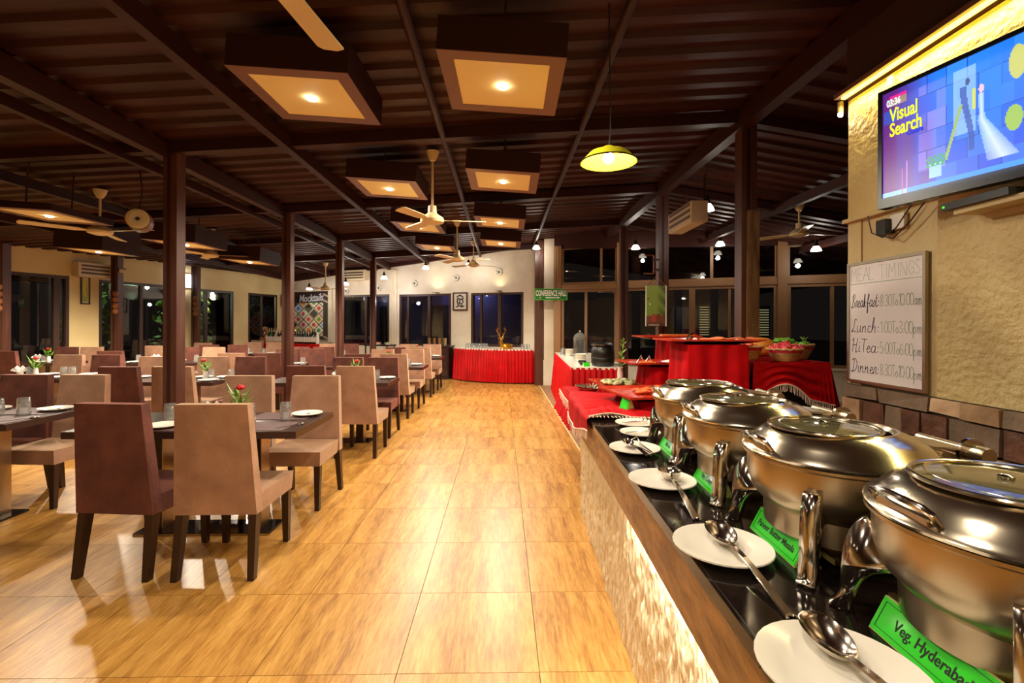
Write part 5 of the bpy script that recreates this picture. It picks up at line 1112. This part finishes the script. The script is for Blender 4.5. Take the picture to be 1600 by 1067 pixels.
# ------------------------------------------------------------------ main counter
CA = -math.atan(0.037); ctr = thing('buffet_counter', 'long black granite counter with wooden fascia and carved lit panel', 'counter', (0.41, 0, 0), CA)
CZ = 0.90
for y0, y1 in ((-0.6, 0.792), (0.795, 3.75)):
    B().box(0, y0, CZ-.032, 0.86, y1, CZ).bevel(.008, 3).build('granite_slab', M_granite, ctr, True)
    B().tube([(.010, y0+.002, CZ-.004), (.010, y1-.002, CZ-.004)], .0045, 8).build('edge_bead', mat('granite_edge', (40, 30, 28), .12), ctr, True)
B().box(0.012, -0.6, .70, .035, 3.74, CZ-.032).build('fascia', M_ctrwood, ctr)
B().box(0.085, -0.6, 0, .80, 3.72, CZ-.033).build('core', M_ctrwood, ctr)
# carved panel built as relief of upright chips
def carved(u, v):
    y = -.5+4.2*u; z = .70*v; n1 = noise.noise((y*16, z*5, 0)); n2 = noise.noise((y*34, z*13, 3)); n3 = noise.noise((y*70, z*26, 7)); return (.078-.020*max(0, n1)-.014*max(0, n2)-.005*n3, y, z+.001)
B().grid(760, 80, carved).build('carved_panel', M_ctrpanel, ctr, recalc=False)
B().box(.037, -.5, .685, .055, 2.1, .697).build('led_strip', M_ledW, ctr)
lamp('counter_led', 'AREA', (.050, .85, .68), 15, (1, .95, .84), rot=(0, R(8), 0), sx=.015, sy=2.3, parent=ctr)

# ------------------------------------------------------------------ chafing dishes
def chafer():
    o = thing('chafing_dish', 'x', 'chafing dish')
    Rr = .207
    B().lathe([(0, .090), (.11, .090), (.155, .105), (.185, .135), (.196, .17), (.199, .225), (.209, .231), (.209, .237), (.196, .237), (.190, .20), (.17, .13), (0, .10)], n=56).build('water_pan', M_steel, o, True)
    B().lathe([(.150, .055), (.158, .055), (.160, .115), (.152, .115), (.150, .055)], n=48).build('support_ring', M_steel, o, True)
    B().lathe([(.209, .239), (.211, .244), (.207, .250), (.196, .256), (.182, .272), (.160, .288), (.136, .298), (.128, .300), (.124, .304), (.118, .303), (.115, .298), (.112, .294), (.150, .284), (.185, .255), (.198, .242), (.209, .239)], n=64).build('lid', M_lid, o, True)
    lid = o.children[-1]
    for v in lid.data.vertices: v.co.x -= .032*max(0, min(1, (v.co.z-.245)/.055))
    g_ = B().lathe([(.1165, .2995), (.10, .303), (.06, .307), (0, .309)], n=48).build('lid_window', M_lidglass, o, True, loc=(-.032, 0, 0))
    B().tube([(.119*math.cos(2*PI*i/40)-.032, .119*math.sin(2*PI*i/40), .302) for i in range(41)], .0042, 8, False).build('window_ring', M_lid, o, True)
    B().lathe([(.0, .309), (.010, .309), (.011, .313), (.006, .316), (0, .316)], n=14).build('vent_rivet', M_chrome, g_, True)
    # bar handle on the guest side (-X)
    h = B(); h.tube([(-.190, -.062, .256), (-.200, -.06, .272), (-.206, -.05, .279), (-.208, 0, .281), (-.206, .05, .279), (-.200, .06, .272), (-.190, .062, .256)], [.005, .0055, .006, .006, .006, .0055, .005], 8); h.build('lid_handle', M_chrome, o, True)
    B().box(-.199, -.05, .252, -.185, .05, .262).bevel(.003, 1).build('handle_plate', M_chrome, o)
    # roll-top hinge at +X
    B().prism([(.165, -.085), (.165, .085), (.275, .045), (.275, -.045)], .268, .274, lambda a, b, h: (a, b, h - (a-.165)*.12)).build('hinge_plate', M_steel, o)
    B().lathe([(0, -.09), (.018, -.09), (.020, -.08), (.018, -.03), (.013, -.03), (.013, .10), (0, .10)], (.288, 0, .252), 18, 'Y').build('hinge_roller', M_steel, o, True)
    B().lathe([(0, -.05), (.032, -.05), (.033, -.042), (.014, -.040), (0, -.04)], (.288, 0, .252), 22, 'Y').build('hinge_disc', M_chrome, o, True)
    B().box(.20, -.05, .205, .285, .05, .237).bevel(.008, 1).build('hinge_block', M_steel, o)
    outer = [(.262, 0), (.264, .008), (.256, .016), (.246, .045), (.243, .09), (.238, .135), (.228, .165), (.214, .184), (.204, .187)]
    inner = [(.190, .172), (.165, .140), (.146, .118), (.150, .104), (.176, .098), (.198, .084), (.213, .060), (.222, .03), (.230, 0)]
    sp = [tuple(q) for q in smooth_pts(outer, False)] + [tuple(q) for q in smooth_pts(inner, False)]
    for k in range(4):
        a = PI/4 + k*PI/2; ca_, sa_ = math.cos(a), math.sin(a)
        b = B(); b.prism(sp, -.017, .017, lambda r_, z, h: (r_*ca_-h*sa_, r_*sa_+h*ca_, z)); be = [e for e in b.bm.edges if e.is_manifold and e.calc_face_angle(0) > R(60) and abs((e.verts[0].co-e.verts[1].co).dot(Vector((-sa_, ca_, 0)))) < .01]
        bmesh.ops.bevel(b.bm, geom=be, offset=.0105, segments=4, affect='EDGES', profile=0.5, clamp_overlap=True); b.build('leg', M_chrome, o, 'all')
    b = B()
    for k in range(2):
        for s in (-1, 1): b.box(-.10, s*.085-.006, .030, .10, s*.085+.006, .042) if k == 0 else b.box(s*.095-.006, -.15, .030, s*.095+.006, .15, .042)
    b.build('stand_frame', M_steel, o)
    B().lathe([(0, .0), (.05, .0), (.052, .05), (.045, .052), (.042, .02), (0, .02)], n=24).build('fuel_cup', M_steel, o, True)
    return o
c0 = chafer()
CH = [(.835, .735), (.83, 1.158), (.84, 1.60), (.875, 2.045)]
for k, (x, y) in enumerate(CH):
    lb = ['nearest large chafing dish, cut by the right frame edge', 'second chafing dish, with the Paneer Butter Masala card', 'third chafing dish along the counter', 'farthest chafing dish, next to the red draped trays'][k]
    o = c0 if k == 0 else dup(c0, (x, y, CZ), 0)
    o.location = (x, y, CZ); o.rotation_euler = (0, 0, CA); o['label'] = lb; o['group'] = 'stainless round chafing dishes'
CD = [(.672, 1.168, 'Paneer Butter Masala', 'green name card reading Paneer Butter Masala', .215), (.688, 1.600, 'Veg. Crispy', 'green name card reading Veg. Crispy by the third chafing dish', .20), (.712, 2.045, 'Mix Dal', 'farthest green name card by the last chafing dish', .20), (.668, .735, 'Veg. Hyderabadi', 'nearest green name card reading Veg. Hyderabadi', .235)]
for x, y, tx_, lb, w in CD: tent_card((x+.034, y, CZ), -PI/2 + R(-3), w, .058, lb, tx_, .026 if 'Hyd' in tx_ else .0225, .86)
tent_card((.80, 3.0, .912), -PI/2+R(20), .09, .075, 'small green card standing on the red cloth at the counter end')
# plates and servers on the counter
for i, (x, y, r, lb) in enumerate(((.528, .722, .122, 'nearest white serving plate, cut by the bottom edge'), (.538, 1.142, .115, 'white plate beside the Paneer Butter Masala card'), (.558, 1.634, .114, 'white plate with the ladle'), (.583, 2.06, .110, 'white plate with spoon and tongs'), (.695, 2.36, .10, 'white plate with small tongs, second from the red cloth'), (.735, 2.59, .108, 'white plate nearest the red cloth'), (.96, 2.47, .09, 'white plate behind the farthest chafing dish'))):
    o = put('cplate%d' % i, lambda: plate(r), (x, y, CZ), 0, lb, 'white plates on the counter')
def server(kind, tip, end, label, scale=1.0):
    a, b_ = Vector(tip), Vector(end); d = (b_-a); ang = math.atan2(d.y, d.x); o = thing(kind, label, 'serving spoon', (a.x, a.y, 0), ang); L_ = math.hypot(d.x, d.y); za, zb = a.z, b_.z
    if kind == 'ladle':
        B().lathe([(0, -.022), (.02, -.018), (.036, -.004), (.040, .012), (.038, .012), (.033, -.002), (.018, -.014), (0, -.018)], (0, 0, za+.022), 24).build('ladle_bowl', M_chrome, o, True); st = .038
    else:
        bb = B(); bb.lathe([(0, -.011), (.014, -.009), (.026, 0), (.030, .007), (.0285, .007), (.024, .002), (.013, -.006), (0, -.0075)], (0, 0, 0), 28)
        for v in bb.bm.verts:
            x_, y_ = v.co.x*1.7*scale, v.co.y*1.18*scale; y_ *= 1 - .12*(x_/.05); v.co = Vector((x_, y_, v.co.z*1.3 + za + .016 - x_*.18))
        bb.build('spoon_bowl', M_chrome, o, True); st = .046*scale
    h = B(); n_ = 10
    for i in range(n_):
        t0, t1 = i/n_, (i+1)/n_
        def sec(t_): 
            x_ = st+(L_-st)*t_; z_ = (za+.016)*(1-t_)+zb*t_ + .012*math.sin(PI*t_)*(1-t_); w_ = .0055 + .0055*t_; return x_, z_, w_
        x0_, z0_, w0 = sec(t0); x1_, z1_, w1 = sec(t1)
        h.hexa([(x0_, -w0, z0_), (x1_, -w1, z1_), (x1_, w1, z1_), (x0_, w0, z0_), (x0_, -w0*.8, z0_+.003), (x1_, -w1*.8, z1_+.003), (x1_, w1*.8, z1_+.003), (x0_, w0*.8, z0_+.003)])
    h.build('handle', M_chrome, o, True)
    ring = [(L_+.008+.010*math.cos(q*PI/6+.9), .010*math.sin(q*PI/6+.9), zb+.002) for q in range(9)]
    B().tube(ring, .003, 6).build('hook_end', M_chrome, o, True)
server('serving_spoon', (.553, 1.178, .910), (.545, .880, .903), 'long steel serving spoon on the plate by the Paneer Butter Masala card')
server('serving_spoon', (.548, .782, .910), (.57, .47, .915), 'nearest steel serving spoon, handle out of the bottom of the picture')
server('ladle', (.592, 1.655, .908), (.553, 1.33, .903), 'steel ladle on the third plate')
server('serving_spoon', (.566, 2.10, .908), (.60, 1.93, .918), 'short steel spoon beside the tongs on the fourth plate', .7)
def tongs(loc, rz, label, s=1.0):
    o = thing('salad_tongs', label, 'tongs', loc, rz, None)
    for q in (-1, 1): B().hexa([(-.09*s, q*.004-.004, .004), (.07*s, q*.020-.004, .003), (.07*s, q*.020+.004, .003), (-.09*s, q*.004+.004, .004), (-.09*s, q*.004-.004, .010), (.07*s, q*.020-.004, .014), (.07*s, q*.020+.004, .014), (-.09*s, q*.004+.004, .010)]).build('arm', M_chrome, o)
    B().tube([(-.088*s, -.004, .007), (-.10*s, 0, .010), (-.088*s, .004, .007)], .004, 6).build('spring_end', M_chrome, o)
    B().tube([(.06*s, -.02, .012), (.075*s, -.015, .03), (.06*s, .0, .045), (.075*s, .015, .03), (.06*s, .02, .012)], .003, 6).build('grip_loop', M_chrome, o, True)
tongs((.615, 2.05, .908), R(100), 'steel tongs on the fourth plate'); tongs((.70, 2.36, .908), R(10), 'steel tongs with dark grips on the fifth plate', .8); tongs((.745, 2.60, .908), R(10), 'steel tongs on the plate nearest the red cloth', .8)
# red cloth over the far end of the counter
rc = thing('counter_cloth', 'rumpled red fringed cloth covering the far end of the counter', 'cloth', (0, 0, 0))
def edgeX(y): return .41+.037*y
def ccloth(u, v):
    y = 2.74+(3.76-2.74)*u; s = -.16 + 1.0*v; wr = .02*max(0, noise.noise((y*7, s*4, 1)))+.012*max(0, math.sin(y*19+s*7+3*noise.noise((y*3, s*3, 5))))
    if s >= 0: return (edgeX(y)+s, y+.03*math.sin(s*9), CZ+.008+wr+.003)
    over = -s; return (edgeX(y)-.012-.012*abs(math.sin(y*9)), y+.03*math.sin(s*9), CZ+.006-over*(.75+.35*math.sin(y*4.1)))
B().grid(60, 56, ccloth).build('cloth_sheet', M_red, rc, 'all')
def crump(u, v):
    y = 2.78+.22*u; x = edgeX(y)+.02+.20*v; return (x, y, CZ+.012+.035*math.sin(PI*u)*math.sin(PI*v)**.6+.006*math.sin(v*25+u*6))
B().grid(14, 20, crump).build('cloth_fold', M_red, rc, 'all'); 
pts = [ccloth(0, .16+.84*i/20) for i in range(14)]; fringe('fringe', [(p[0], p[1]-.004, p[2]+.002) for p in pts], .012, rc, step=.010)
fr2 = B(); rf2 = random.Random(4)
for i in range(26):
    p = Vector(pts[0]).lerp(Vector(pts[-1]), i/26); fr2.tube([p+Vector((0, 0, .003)), p+Vector((rf2.uniform(-.006, .006), -.035, .002))], .003, 4)
x = fr2.build('fringe', M_fringe, rc); x['kind'] = 'stuff'
fringe('fringe', [(p[0]-.004, p[1], p[2]) for p in [ccloth(i/20, 0) for i in range(21)]], .05, rc, step=.017)
